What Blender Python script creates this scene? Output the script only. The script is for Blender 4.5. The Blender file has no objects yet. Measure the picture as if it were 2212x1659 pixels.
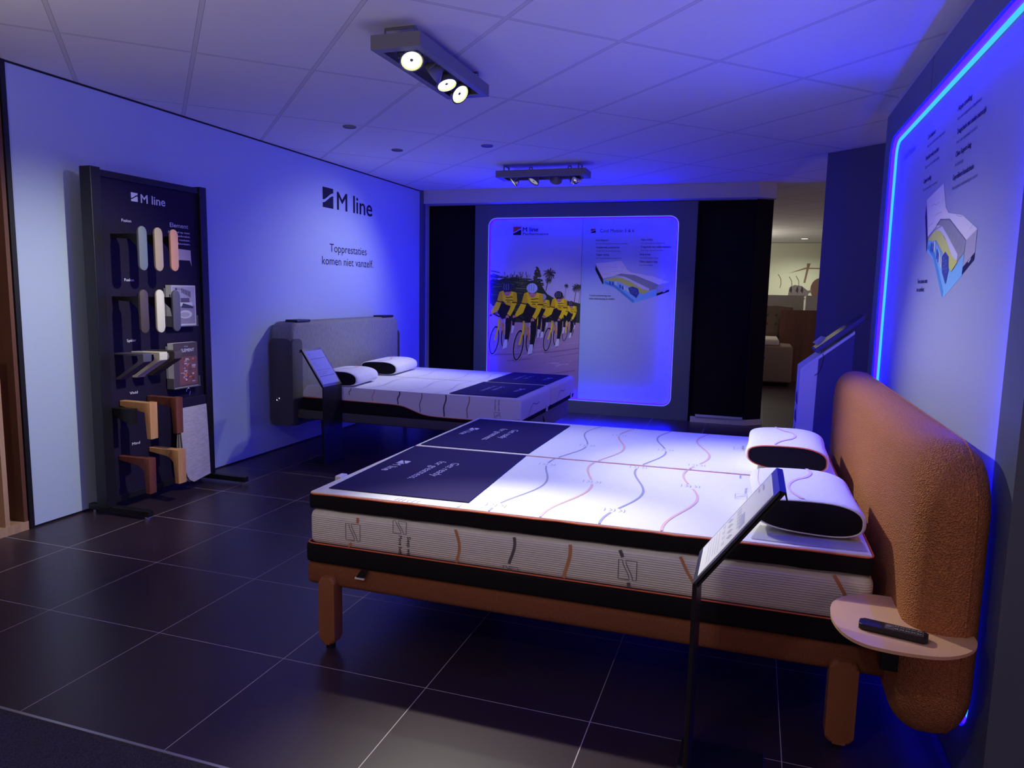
import bpy, bmesh, math, random
from mathutils import Vector, Matrix
random.seed(7)
PI = math.pi
SC = bpy.context.scene
COL = SC.collection

# ------------------------------------------------------------------ camera
CAM_H = 1.4178
cam_d = bpy.data.cameras.new('camera')
cam_d.sensor_width = 36.0
cam_d.lens = 1566.4 / 2212 * 36.0
cam_d.clip_start = 0.02
cam_d.clip_end = 100
cam = bpy.data.objects.new('camera', cam_d)
COL.objects.link(cam)
_r = Vector((0.948488, 0.31621, 0.01954)).normalized()
_f = Vector((-0.311374, 0.941809, -0.126659)).normalized()
_u = _r.cross(_f).normalized()
cam.matrix_world = Matrix(((_r.x, _u.x, -_f.x, 0), (_r.y, _u.y, -_f.y, 0), (_r.z, _u.z, -_f.z, CAM_H), (0, 0, 0, 1)))
SC.camera = cam

# ------------------------------------------------------------------ world, exposure
SC.view_settings.view_transform = 'Standard'
SC.view_settings.look = 'None'
SC.view_settings.gamma = 1.0
SC.view_settings.use_curve_mapping = False
SC.view_settings.exposure = 0.0
W = bpy.data.worlds.new('showroom_ambient')
SC.world = W
W.use_nodes = True
W.node_tree.nodes['Background'].inputs[0].default_value = (0.80, 0.50, 0.66, 1)
W.node_tree.nodes['Background'].inputs[1].default_value = 0.42

WHITE = (0.97, 0.96, 0.80)
def spot(name, loc, target, watts, angle=40, blend=1.0, radius=0.03, color=WHITE):
    d = bpy.data.lights.new(name, 'SPOT')
    d.energy = watts; d.spot_size = math.radians(angle); d.spot_blend = blend
    d.shadow_soft_size = radius; d.color = color
    o = bpy.data.objects.new(name, d); COL.objects.link(o)
    o.location = loc
    o.rotation_euler = (Vector(target) - Vector(loc)).to_track_quat('-Z', 'Y').to_euler()
    return o
# heads of the two fixtures in view (position, target, watts, cone); the discs are built with the fixtures
HEADS_NEAR = [((-1.58, 3.20, 2.47), (-0.42, 1.60, 0.0), 300, 44), ((-1.58, 3.41, 2.47), (-3.88, 3.12, 0.75), 185, 60),
              ((-1.58, 3.61, 2.47), (-0.80, 3.25, 0.62), 68, 70), ((-1.58, 3.79, 2.47), (0.44, 3.05, 0.75), 190, 54)]
HEADS_FAR = [((-2.25, 6.72, 2.445), (-3.80, 6.20, 1.20), 60, 85), ((-2.05, 6.72, 2.445), (-2.9, 5.8, 0.6), 60, 70),
             ((-1.83, 6.72, 2.445), (-2.5, 8.3, 0.45), 40, 64), ((-1.64, 6.72, 2.445), (-1.40, 8.35, 0.6), 36, 60)]
for i, (p, t, w, a) in enumerate(HEADS_NEAR + HEADS_FAR):
    if w:
        spot('spot_lamp', p, t, w, a, color=(0.86, 0.93, 0.84) if p[1] < 4 and t[1] > 3.2 and t[0] > -1 else WHITE)
# further fixtures of the shop's ceiling, behind the photographer
spot('spot_lamp', (-0.9, 0.3, 2.5), (0.66, 2.9, 0.7), 16, 50)
spot('spot_lamp', (-1.4, -0.2, 2.5), (-1.3, 2.3, 0.4), 22, 60)
spot('spot_lamp', (-2.6, 0.9, 2.5), (-3.7, 3.3, 0.9), 25, 50)
# added fill lamps aimed up behind the photographer, unseen, to brighten the ceiling
spot('ceiling_fill_lamp', (-2.9, 0.9, 1.5), (-2.9, 1.2, 2.6), 42, 165, 1.0, 0.08, (1.0, 0.90, 0.80))
spot('ceiling_fill_lamp', (-0.6, 0.1, 1.6), (-0.7, 0.6, 2.6), 42, 165, 1.0, 0.08, (1.0, 0.90, 0.80))
# the shop beyond
spot('downlight_lamp', (0.86, 16.2, 2.56), (0.86, 16.4, 0), 60, 150, 0.8, 0.05)
spot('downlight_lamp', (-0.4, 13.6, 2.56), (0.1, 14.4, 0), 45, 150, 0.8, 0.05)
spot('downlight_lamp', (0.6, 10.6, 2.56), (0.5, 11.6, 0), 22, 140, 0.8, 0.05)

_pd = bpy.data.lights.new('far_fill_lamp', 'POINT'); _pd.energy = 75; _pd.shadow_soft_size = 0.08; _pd.color = (1.0, 0.93, 0.78)
_po = bpy.data.objects.new('far_fill_lamp', _pd); COL.objects.link(_po); _po.location = (-0.9, 14.6, 1.9)  # added point lamp, out of view, brightens the far shop's ceiling and wall
# ------------------------------------------------------------------ materials
def nmat(name, color=(0.5, 0.5, 0.5), rough=0.6, metal=0.0, spec=0.5, bump=None, emit=None, coat=0):
    m = bpy.data.materials.new(name); m.use_nodes = True
    nt = m.node_tree; b = nt.nodes['Principled BSDF']
    b.inputs['Base Color'].default_value = (*color, 1)
    b.inputs['Roughness'].default_value = rough
    b.inputs['Metallic'].default_value = metal
    b.inputs['Specular IOR Level'].default_value = spec
    if coat: b.inputs['Coat Weight'].default_value = coat
    if emit:
        b.inputs['Emission Color'].default_value = (*emit[0], 1); b.inputs['Emission Strength'].default_value = emit[1]
    if bump:
        kind, scale, dist = bump
        tc = nt.nodes.new('ShaderNodeTexCoord')
        bp = nt.nodes.new('ShaderNodeBump'); bp.inputs['Strength'].default_value = 1; bp.inputs['Distance'].default_value = dist
        if kind == 'noise':
            t = nt.nodes.new('ShaderNodeTexNoise'); t.inputs['Scale'].default_value = scale; t.inputs['Detail'].default_value = 3
            nt.links.new(tc.outputs['Object'], t.inputs['Vector']); nt.links.new(t.outputs['Fac'], bp.inputs['Height'])
        elif kind == 'voronoi':
            t = nt.nodes.new('ShaderNodeTexVoronoi'); t.inputs['Scale'].default_value = scale
            nt.links.new(tc.outputs['Object'], t.inputs['Vector']); nt.links.new(t.outputs['Distance'], bp.inputs['Height'])
        elif kind == 'rib':
            t = nt.nodes.new('ShaderNodeTexWave'); t.wave_type = 'BANDS'; t.bands_direction = 'Z'
            t.inputs['Scale'].default_value = scale; t.inputs['Distortion'].default_value = 0.2; t.inputs['Detail Scale'].default_value = 4
            nt.links.new(tc.outputs['Object'], t.inputs['Vector']); nt.links.new(t.outputs['Fac'], bp.inputs['Height'])
        nt.links.new(bp.outputs['Normal'], b.inputs['Normal'])
    return m
def mottle(m, c1, c2, scale=60, stretch=(1, 1, 1)):
    nt = m.node_tree; b = nt.nodes['Principled BSDF']
    tc = nt.nodes.new('ShaderNodeTexCoord'); mp = nt.nodes.new('ShaderNodeMapping'); mp.inputs['Scale'].default_value = stretch
    t = nt.nodes.new('ShaderNodeTexNoise'); t.inputs['Scale'].default_value = scale; t.inputs['Detail'].default_value = 6; t.inputs['Roughness'].default_value = 0.7
    r = nt.nodes.new('ShaderNodeValToRGB'); r.color_ramp.elements[0].position = 0.32; r.color_ramp.elements[1].position = 0.68
    r.color_ramp.elements[0].color = (*c1, 1); r.color_ramp.elements[1].color = (*c2, 1)
    nt.links.new(tc.outputs['Object'], mp.inputs['Vector']); nt.links.new(mp.outputs['Vector'], t.inputs['Vector'])
    nt.links.new(t.outputs['Fac'], r.inputs['Fac']); nt.links.new(r.outputs['Color'], b.inputs['Base Color'])
    return m
def math_node(nt, op, a, b=None, c=None):
    n = nt.nodes.new('ShaderNodeMath'); n.operation = op
    for i, v in enumerate((a, b, c)):
        if v is None: continue
        if isinstance(v, (int, float)): n.inputs[i].default_value = v
        else: nt.links.new(v, n.inputs[i])
    return n.outputs[0]
def line_mask(nt, coord, offset, period, half):
    """1 within half of a line at offset + k * period"""
    v = math_node(nt, 'SUBTRACT', coord, offset)
    v = math_node(nt, 'DIVIDE', v, period)
    v = math_node(nt, 'FRACT', v)
    v = math_node(nt, 'SUBTRACT', v, 0.5)
    v = math_node(nt, 'ABSOLUTE', v)
    v = math_node(nt, 'SUBTRACT', 0.5, v)
    v = math_node(nt, 'MULTIPLY', v, period)
    return math_node(nt, 'LESS_THAN', v, half)

def floor_material():
    m = nmat('dark_floor_tile', (0.03, 0.025, 0.03), 0.33)
    nt = m.node_tree; b = nt.nodes['Principled BSDF']
    g = nt.nodes.new('ShaderNodeNewGeometry'); s = nt.nodes.new('ShaderNodeSeparateXYZ'); nt.links.new(g.outputs['Position'], s.inputs[0])
    lx = line_mask(nt, s.outputs[0], -3.44 + 12, 0.6, 0.0014)
    ly = line_mask(nt, s.outputs[1], 2.829 - 12, 0.6, 0.0014)
    l = math_node(nt, 'MAXIMUM', lx, ly)
    n = nt.nodes.new('ShaderNodeTexNoise'); n.inputs['Scale'].default_value = 2.2; n.inputs['Detail'].default_value = 8
    nt.links.new(g.outputs['Position'], n.inputs['Vector'])
    r = nt.nodes.new('ShaderNodeValToRGB'); r.color_ramp.elements[0].color = (0.030, 0.017, 0.027, 1); r.color_ramp.elements[1].color = (0.043, 0.025, 0.038, 1)
    nt.links.new(n.outputs['Fac'], r.inputs['Fac'])
    mx = nt.nodes.new('ShaderNodeMix'); mx.data_type = 'RGBA'
    nt.links.new(l, mx.inputs['Factor']); nt.links.new(r.outputs['Color'], mx.inputs[6]); mx.inputs[7].default_value = (0.55, 0.46, 0.48, 1)
    nt.links.new(mx.outputs[2], b.inputs['Base Color'])
    rr = math_node(nt, 'MULTIPLY_ADD', l, 0.4, 0.34)
    nt.links.new(rr, b.inputs['Roughness'])
    return m
CEIL_Z = 2.60
def ceiling_material():
    m = nmat('ceiling_tile', (0.6, 0.6, 0.6), 0.9, spec=0.2)
    nt = m.node_tree; b = nt.nodes['Principled BSDF']
    g = nt.nodes.new('ShaderNodeNewGeometry')
    mp = nt.nodes.new('ShaderNodeMapping'); mp.vector_type = 'TEXTURE'
    mp.inputs['Rotation'].default_value = (0, 0, 0.776)
    nt.links.new(g.outputs['Position'], mp.inputs['Vector'])
    s = nt.nodes.new('ShaderNodeSeparateXYZ'); nt.links.new(mp.outputs[0], s.inputs[0])
    def grid(h):
        return math_node(nt, 'MAXIMUM', line_mask(nt, s.outputs[0], -0.3734 - 60 * 0.5989, 0.5989, h), line_mask(nt, s.outputs[1], 4.232 - 30 * 1.2076, 1.2076, h))
    bar = grid(0.0115); edge = math_node(nt, 'SUBTRACT', bar, grid(0.0095))  # edge: shadow line along each grid bar, painted as a dark stripe
    mx = nt.nodes.new('ShaderNodeMix'); mx.data_type = 'RGBA'; mx.inputs[6].default_value = (0.86, 0.84, 0.84, 1); mx.inputs[7].default_value = (0.72, 0.71, 0.71, 1)
    nt.links.new(bar, mx.inputs['Factor'])
    m2 = nt.nodes.new('ShaderNodeMix'); m2.data_type = 'RGBA'; m2.inputs[7].default_value = (0.34, 0.34, 0.35, 1)
    nt.links.new(edge, m2.inputs['Factor']); nt.links.new(mx.outputs[2], m2.inputs[6]); nt.links.new(m2.outputs[2], b.inputs['Base Color'])
    return m

M_FLOOR = floor_material()
M_CEIL = ceiling_material()
M_CARPET = mottle(nmat('carpet_tile', rough=1.0, bump=('noise', 900, 0.004)), (0.004, 0.004, 0.008), (0.12, 0.11, 0.15), 260)
M_WALL_BLUE = nmat('pale_blue_print_wall', (0.49, 0.585, 0.80), 0.55)
M_WALL_DARK = nmat('black_wall', (0.007, 0.005, 0.008), 0.9, spec=0.2)
M_FASCIA = nmat('white_fascia', (0.55, 0.55, 0.58), 0.7)
M_NAVY = nmat('navy_board', (0.075, 0.07, 0.20), 0.5)
M_FRAMEGREY = nmat('blue_grey_frame', (0.10, 0.12, 0.19), 0.55)
M_BLACK = nmat('black_metal', (0.012, 0.011, 0.014), 0.42, 0.2)
M_BLACKTRIM = nmat('black_trim', (0.006, 0.006, 0.008), 0.5)
M_TRIM = nmat('white_trim', (0.6, 0.6, 0.6), 0.6)
M_ALU = nmat('aluminium_strip', (0.6, 0.6, 0.6), 0.35, 0.9)
M_LIGHTGREY = nmat('grey_fixture_metal', (0.19, 0.19, 0.22), 0.5, 0.2)
M_CHROME = nmat('chrome', (0.75, 0.75, 0.78), 0.15, 1.0)
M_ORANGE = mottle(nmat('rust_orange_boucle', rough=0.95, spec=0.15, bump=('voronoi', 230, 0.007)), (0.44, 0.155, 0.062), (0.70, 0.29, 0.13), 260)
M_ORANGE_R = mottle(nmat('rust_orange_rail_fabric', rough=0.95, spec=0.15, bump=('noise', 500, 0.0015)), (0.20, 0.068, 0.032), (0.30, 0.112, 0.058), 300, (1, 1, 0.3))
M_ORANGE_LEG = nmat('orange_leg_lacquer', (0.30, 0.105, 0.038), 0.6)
M_SIDETABLE = nmat('terracotta_side_table', (0.74, 0.43, 0.27), 0.45)
M_KNIT = nmat('white_knit_border', (0.82, 0.80, 0.76), 0.9, spec=0.2, bump=('rib', 40, 0.0012))
M_TOPWHITE = nmat('white_mattress_cover', (0.88, 0.88, 0.86), 0.9, spec=0.2, bump=('noise', 160, 0.0012))
M_BLACKKNIT = nmat('black_border_knit', (0.010, 0.008, 0.013), 0.9, spec=0.2)
M_PIPING = nmat('orange_piping', (0.80, 0.17, 0.06), 0.7)
M_NAVYCOVER = nmat('navy_foot_cover', (0.022, 0.014, 0.082), 0.85, spec=0.2)
M_PILLOW = nmat('white_pillow_knit', (0.84, 0.84, 0.86), 0.9, spec=0.2, bump=('noise', 45, 0.003))
M_GREYFAB = mottle(nmat('grey_woven_upholstery', rough=0.95, spec=0.2, bump=('noise', 400, 0.0012)), (0.20, 0.20, 0.22), (0.30, 0.30, 0.32), 90, (1, 1, 0.25))
M_DARKGREY = nmat('dark_grey_upholstery', (0.085, 0.08, 0.10), 0.9)
M_STANDPANEL = nmat('navy_display_panel', (0.013, 0.008, 0.030), 0.7, spec=0.25)
M_WOOD = mottle(nmat('brown_veneer', rough=0.55), (0.10, 0.038, 0.022), (0.17, 0.065, 0.036), 8, (1, 1, 0.12))
M_OAK = mottle(nmat('oak_wood', rough=0.6), (0.38, 0.22, 0.13), (0.52, 0.33, 0.20), 14, (1, 1, 0.12))
M_OAKLEG = mottle(nmat('oak_leg', rough=0.5), (0.55, 0.27, 0.10), (0.68, 0.36, 0.15), 30, (1, 1, 0.15))
M_WALNUT = mottle(nmat('walnut_leg', rough=0.5), (0.13, 0.035, 0.022), (0.20, 0.06, 0.035), 30, (1, 1, 0.15))
M_WHITE = nmat('white_laminate', (0.78, 0.78, 0.80), 0.4)
M_PAPER = nmat('white_paper', (0.85, 0.85, 0.85), 0.6)
M_BEIGE = nmat('beige_tufted_fabric', (0.20, 0.14, 0.11), 0.9)
M_FARWALL = nmat('far_wall_paint', (0.50, 0.50, 0.44), 0.8)
M_DISC = nmat('lit_lamp_glass', (0.9, 0.9, 0.9), 0.3, emit=((1.0, 1.0, 0.60), 1.5))
M_RIM = nmat('glowing_lens_rim', (0.8, 0.8, 0.4), 0.3, emit=((0.85, 0.95, 0.28), 0.9))
M_DISC_DIM = nmat('dim_lamp_glass', (0.5, 0.5, 0.5), 0.2, emit=((1.0, 1.0, 0.75), 0.25))
M_FARLAMP = nmat('far_downlight_glass', (0.9, 0.9, 0.9), 0.3, emit=((1.0, 1.0, 0.8), 3.0))
LED_POWER = 132.0
M_LED = nmat('blue_led_diode_line', (0.1, 0.1, 0.1), 0.5, emit=((0.0008, 0.0, 1.0), LED_POWER))
M_LEDCORE = nmat('cyan_led_diffuser', (0.1, 0.1, 0.1), 0.5, emit=((0.045, 0.62, 1.0), 1.0))
M_LEDCORE2 = nmat('pale_blue_led_diffuser', (0.1, 0.1, 0.1), 0.5, emit=((0.10, 0.22, 1.0), 1.0))
M_PRINT = bpy.data.materials.new('printed_ink'); M_PRINT.use_nodes = True
_nt = M_PRINT.node_tree; _a = _nt.nodes.new('ShaderNodeVertexColor'); _a.layer_name = 'Col'
_nt.links.new(_a.outputs[0], _nt.nodes['Principled BSDF'].inputs['Base Color']); _nt.nodes['Principled BSDF'].inputs['Roughness'].default_value = 0.6
_nt.nodes['Principled BSDF'].inputs['Specular IOR Level'].default_value = 0.2

# ------------------------------------------------------------------ object helpers
def add_obj(name, bm, mats, parent=None, smooth=False):
    me = bpy.data.meshes.new(name)
    bm.normal_update()
    bm.to_mesh(me); bm.free()
    for m in (mats if isinstance(mats, (list, tuple)) else [mats]): me.materials.append(m)
    if smooth:
        me.polygons.foreach_set('use_smooth', [True] * len(me.polygons))
        try: me.set_sharp_from_angle(angle=math.radians(40))
        except Exception: pass
    o = bpy.data.objects.new(name, me); COL.objects.link(o)
    if parent is not None:
        o.parent = parent
        o.matrix_parent_inverse = Matrix.Translation(-Vector(parent.location)) if parent.location.length else Matrix()
    return o
def tag(o, label=None, cat=None, group=None, kind=None):
    if label: o['label'] = label
    if cat: o['category'] = cat
    if group: o['group'] = group
    if kind: o['kind'] = kind
    return o
def thing(name, loc, label, cat, group=None):
    o = bpy.data.objects.new(name, None); COL.objects.link(o); o.location = loc; o.empty_display_size = 0.1
    return tag(o, label, cat, group)
def struct(name, bm, m):
    return tag(add_obj(name, bm, m), kind='structure')
def bm_new(): return bmesh.new()
def box(bm, x0, x1, y0, y1, z0, z1, r=0.0, seg=3, mi=0):
    vs = [bm.verts.new((x, y, z)) for x in (x0, x1) for y in (y0, y1) for z in (z0, z1)]
    idx = ((0, 1, 3, 2), (4, 6, 7, 5), (0, 4, 5, 1), (2, 3, 7, 6), (0, 2, 6, 4), (1, 5, 7, 3))
    fs = [bm.faces.new([vs[i] for i in q]) for q in idx]
    for f in fs: f.material_index = mi
    if r > 0:
        es = list({e for f in fs for e in f.edges})
        bmesh.ops.bevel(bm, geom=es, offset=r, segments=seg, affect='EDGES', profile=0.5)
    return bm
def rrect(w0, w1, h0, h1, r, n=8, corners=(1, 1, 1, 1)):
    """rounded rectangle outline (ccw) ; corners bl br tr tl"""
    out = []
    for (cx, cy, a0, on) in ((w0, h0, PI, corners[0]), (w1, h0, 1.5 * PI, corners[1]), (w1, h1, 0, corners[2]), (w0, h1, 0.5 * PI, corners[3])):
        if not on: out.append((cx, cy)); continue
        ox = cx + (r if cx == w0 else -r); oy = cy + (r if cy == h0 else -r)
        for k in range(n + 1):
            a = a0 + k / n * PI / 2; out.append((ox + r * math.cos(a), oy + r * math.sin(a)))
    return out
AX = {'x': lambda a, b, t: (t, a, b), 'y': lambda a, b, t: (a, t, b), 'z': lambda a, b, t: (a, b, t)}
def prism(bm, pts, axis, t0, t1, bev=0.0, seg=3, mi=0):
    f = AX[axis]
    v0 = [bm.verts.new(f(a, b, t0)) for a, b in pts]; v1 = [bm.verts.new(f(a, b, t1)) for a, b in pts]
    n = len(pts); fs = [bm.faces.new(v0[::-1]), bm.faces.new(v1)]
    cap_edges = list(fs[0].edges) + list(fs[1].edges)
    for i in range(n): fs.append(bm.faces.new((v0[i], v0[(i + 1) % n], v1[(i + 1) % n], v1[i])))
    for q in fs: q.material_index = mi
    if bev: bmesh.ops.bevel(bm, geom=cap_edges, offset=bev, segments=seg, affect='EDGES', profile=0.5)
    bmesh.ops.recalc_face_normals(bm, faces=bm.faces)
    return bm
def soft_slab(bm, w0, w1, h0, h1, R, axis, t0, t1, rb, n=12, m=8):
    """rounded rectangle slab whose two faces roll over into the rim with radius rb"""
    f = AX[axis]; rings = []
    prof = [(rb * (1 - math.cos(k / m * PI / 2)) , k) for k in range(m + 1)]
    st = []
    for k in range(m + 1): a = k / m * PI / 2; st.append((t0 + rb * (1 - math.sin(a)), rb * (1 - math.cos(a))))
    st = st[::-1]
    st += [(t0 + t1 - t, i) for t, i in st[::-1]]
    for t, i in st: rings.append([bm.verts.new(f(a, b, t)) for a, b in rrect(w0 + i, w1 - i, h0 + i, h1 - i, R - i, n)])
    for i in range(len(rings) - 1):
        for k in range(len(rings[0])): bm.faces.new((rings[i][k], rings[i][(k + 1) % len(rings[0])], rings[i + 1][(k + 1) % len(rings[0])], rings[i + 1][k]))
    bm.faces.new(rings[0][::-1]); bm.faces.new(rings[-1]); bmesh.ops.recalc_face_normals(bm, faces=bm.faces)
    return bm
def tube(bm, pts, r, n=8, closed=False, mi=0, flat=None):
    pts = [Vector(p) for p in pts]; rings = []; N = len(pts)
    up = Vector((0, 0, 1)); prev = None
    for i, p in enumerate(pts):
        if closed: d = (pts[(i + 1) % N] - pts[i - 1])
        else: d = pts[min(i + 1, N - 1)] - pts[max(i - 1, 0)]
        d.normalize()
        if prev is None:
            a = d.cross(up)
            if a.length < 1e-3: a = d.cross(Vector((1, 0, 0)))
        else: a = prev - d * prev.dot(d)
        a.normalize(); b = d.cross(a); prev = a
        rr = r(i / (N - 1)) if callable(r) else r
        rings.append([bm.verts.new(p + (a * math.cos(2 * PI * k / n) + b * math.sin(2 * PI * k / n)) * rr) for k in range(n)])
    m = N if closed else N - 1
    for i in range(m):
        A, B = rings[i], rings[(i + 1) % N]
        for k in range(n):
            q = bm.faces.new((A[k], A[(k + 1) % n], B[(k + 1) % n], B[k])); q.material_index = mi
    if not closed:
        bm.faces.new(rings[0][::-1]).material_index = mi; bm.faces.new(rings[-1]).material_index = mi
    return bm
def cyl(bm, p0, p1, r, n=20, r1=None, mi=0):
    p0, p1 = Vector(p0), Vector(p1)
    return tube(bm, [p0, p1], (lambda t: r + ((r1 if r1 is not None else r) - r) * t), n, mi=mi)
def smoothpts(pts, n=8):
    """Catmull-Rom"""
    P = [Vector(p) for p in pts]; P = [P[0] * 2 - P[1]] + P + [P[-1] * 2 - P[-2]]; out = []
    for i in range(1, len(P) - 2):
        a, b, c, d = P[i - 1:i + 3]
        for k in range(n):
            t = k / n; out.append(0.5 * ((2 * b) + (c - a) * t + (2 * a - 5 * b + 4 * c - d) * t * t + (3 * b - 3 * c + d - a) * t ** 3))
    out.append(P[-2]); return out

# ------------------------------------------------------------------ printing: flat coloured shapes on a surface
_TXT = {}
def text_mesh(s, bold=False):
    key = (s, bold)
    if key not in _TXT:
        c = bpy.data.curves.new('txt', 'FONT'); c.body = s; c.size = 1.0; c.resolution_u = 3
        c.offset = 0.0
        o = bpy.data.objects.new('txt', c); COL.objects.link(o)
        dg = bpy.context.evaluated_depsgraph_get(); ev = o.evaluated_get(dg); me = ev.to_mesh()
        vs = [(v.co.x, v.co.y) for v in me.vertices]; fs = [tuple(p.vertices) for p in me.polygons]
        ev.to_mesh_clear(); bpy.data.objects.remove(o); bpy.data.curves.remove(c)
        xs = [v[0] for v in vs]; x0 = min(xs); w = max(xs) - x0
        _TXT[key] = ([(x - x0, y) for x, y in vs], fs, w)
    return _TXT[key]
class Ink:
    """collects printed shapes; f(u, v, layer) gives the point on the surface; later shapes lie a hair above earlier ones"""
    def __init__(self, f): self.f = f; self.v = []; self.fc = []; self.c = []; self.n = 0
    def up(self, layer): self.n += 1; return layer + self.n * 0.024
    def raw(self, pts, col, layer):
        i = len(self.v)
        self.v += [self.f(p[0], p[1], layer) for p in pts]; self.fc.append(tuple(range(i, i + len(pts))))
        self.c.append([col] * len(pts) if not isinstance(col[0], (tuple, list)) else list(col))
    def poly(self, pts, col, layer=1): self.raw(pts, col, self.up(layer))
    def rect(self, u0, v0, u1, v1, col, layer=1): self.poly([(u0, v0), (u1, v0), (u1, v1), (u0, v1)], col, layer)
    def ribbon(self, pts, w, col, layer=1, closed=False):
        n = len(pts); L = []; R = []; layer = self.up(layer)
        for i in range(n):
            if closed: a, b = pts[i - 1], pts[(i + 1) % n]
            else: a, b = pts[max(i - 1, 0)], pts[min(i + 1, n - 1)]
            dx, dy = b[0] - a[0], b[1] - a[1]; l = math.hypot(dx, dy) or 1
            h = (w(i / (n - 1)) if callable(w) else w) / 2
            L.append((pts[i][0] - dy / l * h, pts[i][1] + dx / l * h)); R.append((pts[i][0] + dy / l * h, pts[i][1] - dx / l * h))
        for i in range(n if closed else n - 1):
            j = (i + 1) % n; self.raw([R[i], R[j], L[j], L[i]], col, layer)
    def ellipse(self, cx, cy, rx, ry, col, layer=1, rot=0, n=20):
        c, s = math.cos(rot), math.sin(rot)
        self.poly([(cx + rx * math.cos(2 * PI * k / n) * c - ry * math.sin(2 * PI * k / n) * s, cy + rx * math.cos(2 * PI * k / n) * s + ry * math.sin(2 * PI * k / n) * c) for k in range(n)], col, layer)
    def ring(self, cx, cy, rx, ry, w, col, layer=1, rot=0, n=28):
        c, s = math.cos(rot), math.sin(rot)
        self.ribbon([(cx + rx * math.cos(2 * PI * k / n) * c - ry * math.sin(2 * PI * k / n) * s, cy + rx * math.cos(2 * PI * k / n) * s + ry * math.sin(2 * PI * k / n) * c) for k in range(n)], w, col, layer, True)
    def text(self, s, u, v, h, col, layer=1, width=None, rot=0, bold=False):
        """h = cap height (about .73 of the size)"""
        vs, fs, w = text_mesh(s); sy = h / 0.73; sx = width / w if width else sy; layer = self.up(layer)
        c, sn = math.cos(rot), math.sin(rot)
        for q in fs: self.raw([(u + vs[i][0] * sx * c - vs[i][1] * sy * sn, v + vs[i][0] * sx * sn + vs[i][1] * sy * c) for i in q], col, layer)
        if bold:
            d = h * 0.022
            for dx, dy in ((d, 0), (-d, 0), (0, d)):
                l2 = self.up(layer)
                for q in fs: self.raw([(u + dx + vs[i][0] * sx * c - vs[i][1] * sy * sn, v + dy + vs[i][0] * sx * sn + vs[i][1] * sy * c) for i in q], col, l2)
    def logo(self, u, v, w, h, col, layer=1, col2=None, rot=0, flip=False):
        """square badge split by an S curve; (u, v) lower left"""
        layer = self.up(layer)
        def T(a, b):
            x, y = a * w, b * h; return (u + x * math.cos(rot) - y * math.sin(rot), v + x * math.sin(rot) + y * math.cos(rot))
        n = 10; S = [(k / n, 0.30 + 0.40 * (3 * (k / n) ** 2 - 2 * (k / n) ** 3)) for k in range(n + 1)]
        for k in range(n):
            a, b = S[k], S[k + 1]
            self.raw([T(a[0], a[1] + 0.07), T(b[0], b[1] + 0.07), T(b[0], 1), T(a[0], 1)], col, layer)
            self.raw([T(a[0], 0), T(b[0], 0), T(b[0], b[1] - 0.07), T(a[0], a[1] - 0.07)], col2 or col, layer)
    def logo_outline(self, u, v, w, h, t, col, layer=1, turned=False):
        n = 10; S = [(k / n, 0.30 + 0.40 * (3 * (k / n) ** 2 - 2 * (k / n) ** 3)) for k in range(n + 1)]
        up = [(a, b + 0.09) for a, b in S] + [(1, 1), (0, 1)]; dn = [(a, b - 0.09) for a, b in S][::-1] + [(0, 0), (1, 0)]
        for P in (up, dn): self.ribbon([((u + b * w, v + (1 - a) * h) if turned else (u + a * w, v + b * h)) for a, b in P], t, col, layer, True)
    def build(self, name, parent=None):
        me = bpy.data.meshes.new(name); me.from_pydata([tuple(p) for p in self.v], [], self.fc)
        ca = me.color_attributes.new('Col', 'FLOAT_COLOR', 'CORNER'); flat = []
        for cs in self.c:
            for c in cs: flat += [c[0], c[1], c[2], 1.0]
        ca.data.foreach_set('color', flat); me.materials.append(M_PRINT); me.update()
        o = bpy.data.objects.new(name, me); COL.objects.link(o)
        if parent is not None:
            o.parent = parent; o.matrix_parent_inverse = Matrix.Translation(-Vector(parent.location))
        return o
LAY = 0.00025
DARKINK = (0.012, 0.010, 0.035); PALEINK = (0.80, 0.80, 0.88)

# ================================================================== SETTING
bm = bm_new(); box(bm, -9, 4.5, 1.629, 20, -0.05, 0.0); struct('floor', bm, M_FLOOR)
bm = bm_new(); box(bm, -9, 4.5, -5, 1.619, -0.05, -0.001); struct('floor_carpet', bm, M_CARPET)
bm = bm_new(); box(bm, -9, 4.5, 1.619, 1.629, -0.05, 0.002); struct('trim_1', bm, M_ALU)
bm = bm_new(); box(bm, -9, 4.5, -5, 20, CEIL_Z, CEIL_Z + 0.05); struct('ceiling', bm, M_CEIL)
bm = bm_new(); box(bm, -4.02, -3.9, 3.0, 8.62, 0.012, CEIL_Z - 0.012); struct('wall_left', bm, M_WALL_BLUE)
bm = bm_new(); box(bm, -4.02, -3.895, 2.972, 3.0, 0.0, CEIL_Z); box(bm, -4.02, -3.898, 3.0, 8.2, CEIL_Z - 0.012, CEIL_Z); box(bm, -4.02, -3.9, 3.0, 8.22, 0, 0.012)
struct('trim_2', bm, M_BLACKTRIM)
bm = bm_new(); box(bm, -3.9, -3.86, 8.12, 8.2, 0, CEIL_Z); struct('trim_3', bm, M_FRAMEGREY)
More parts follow.
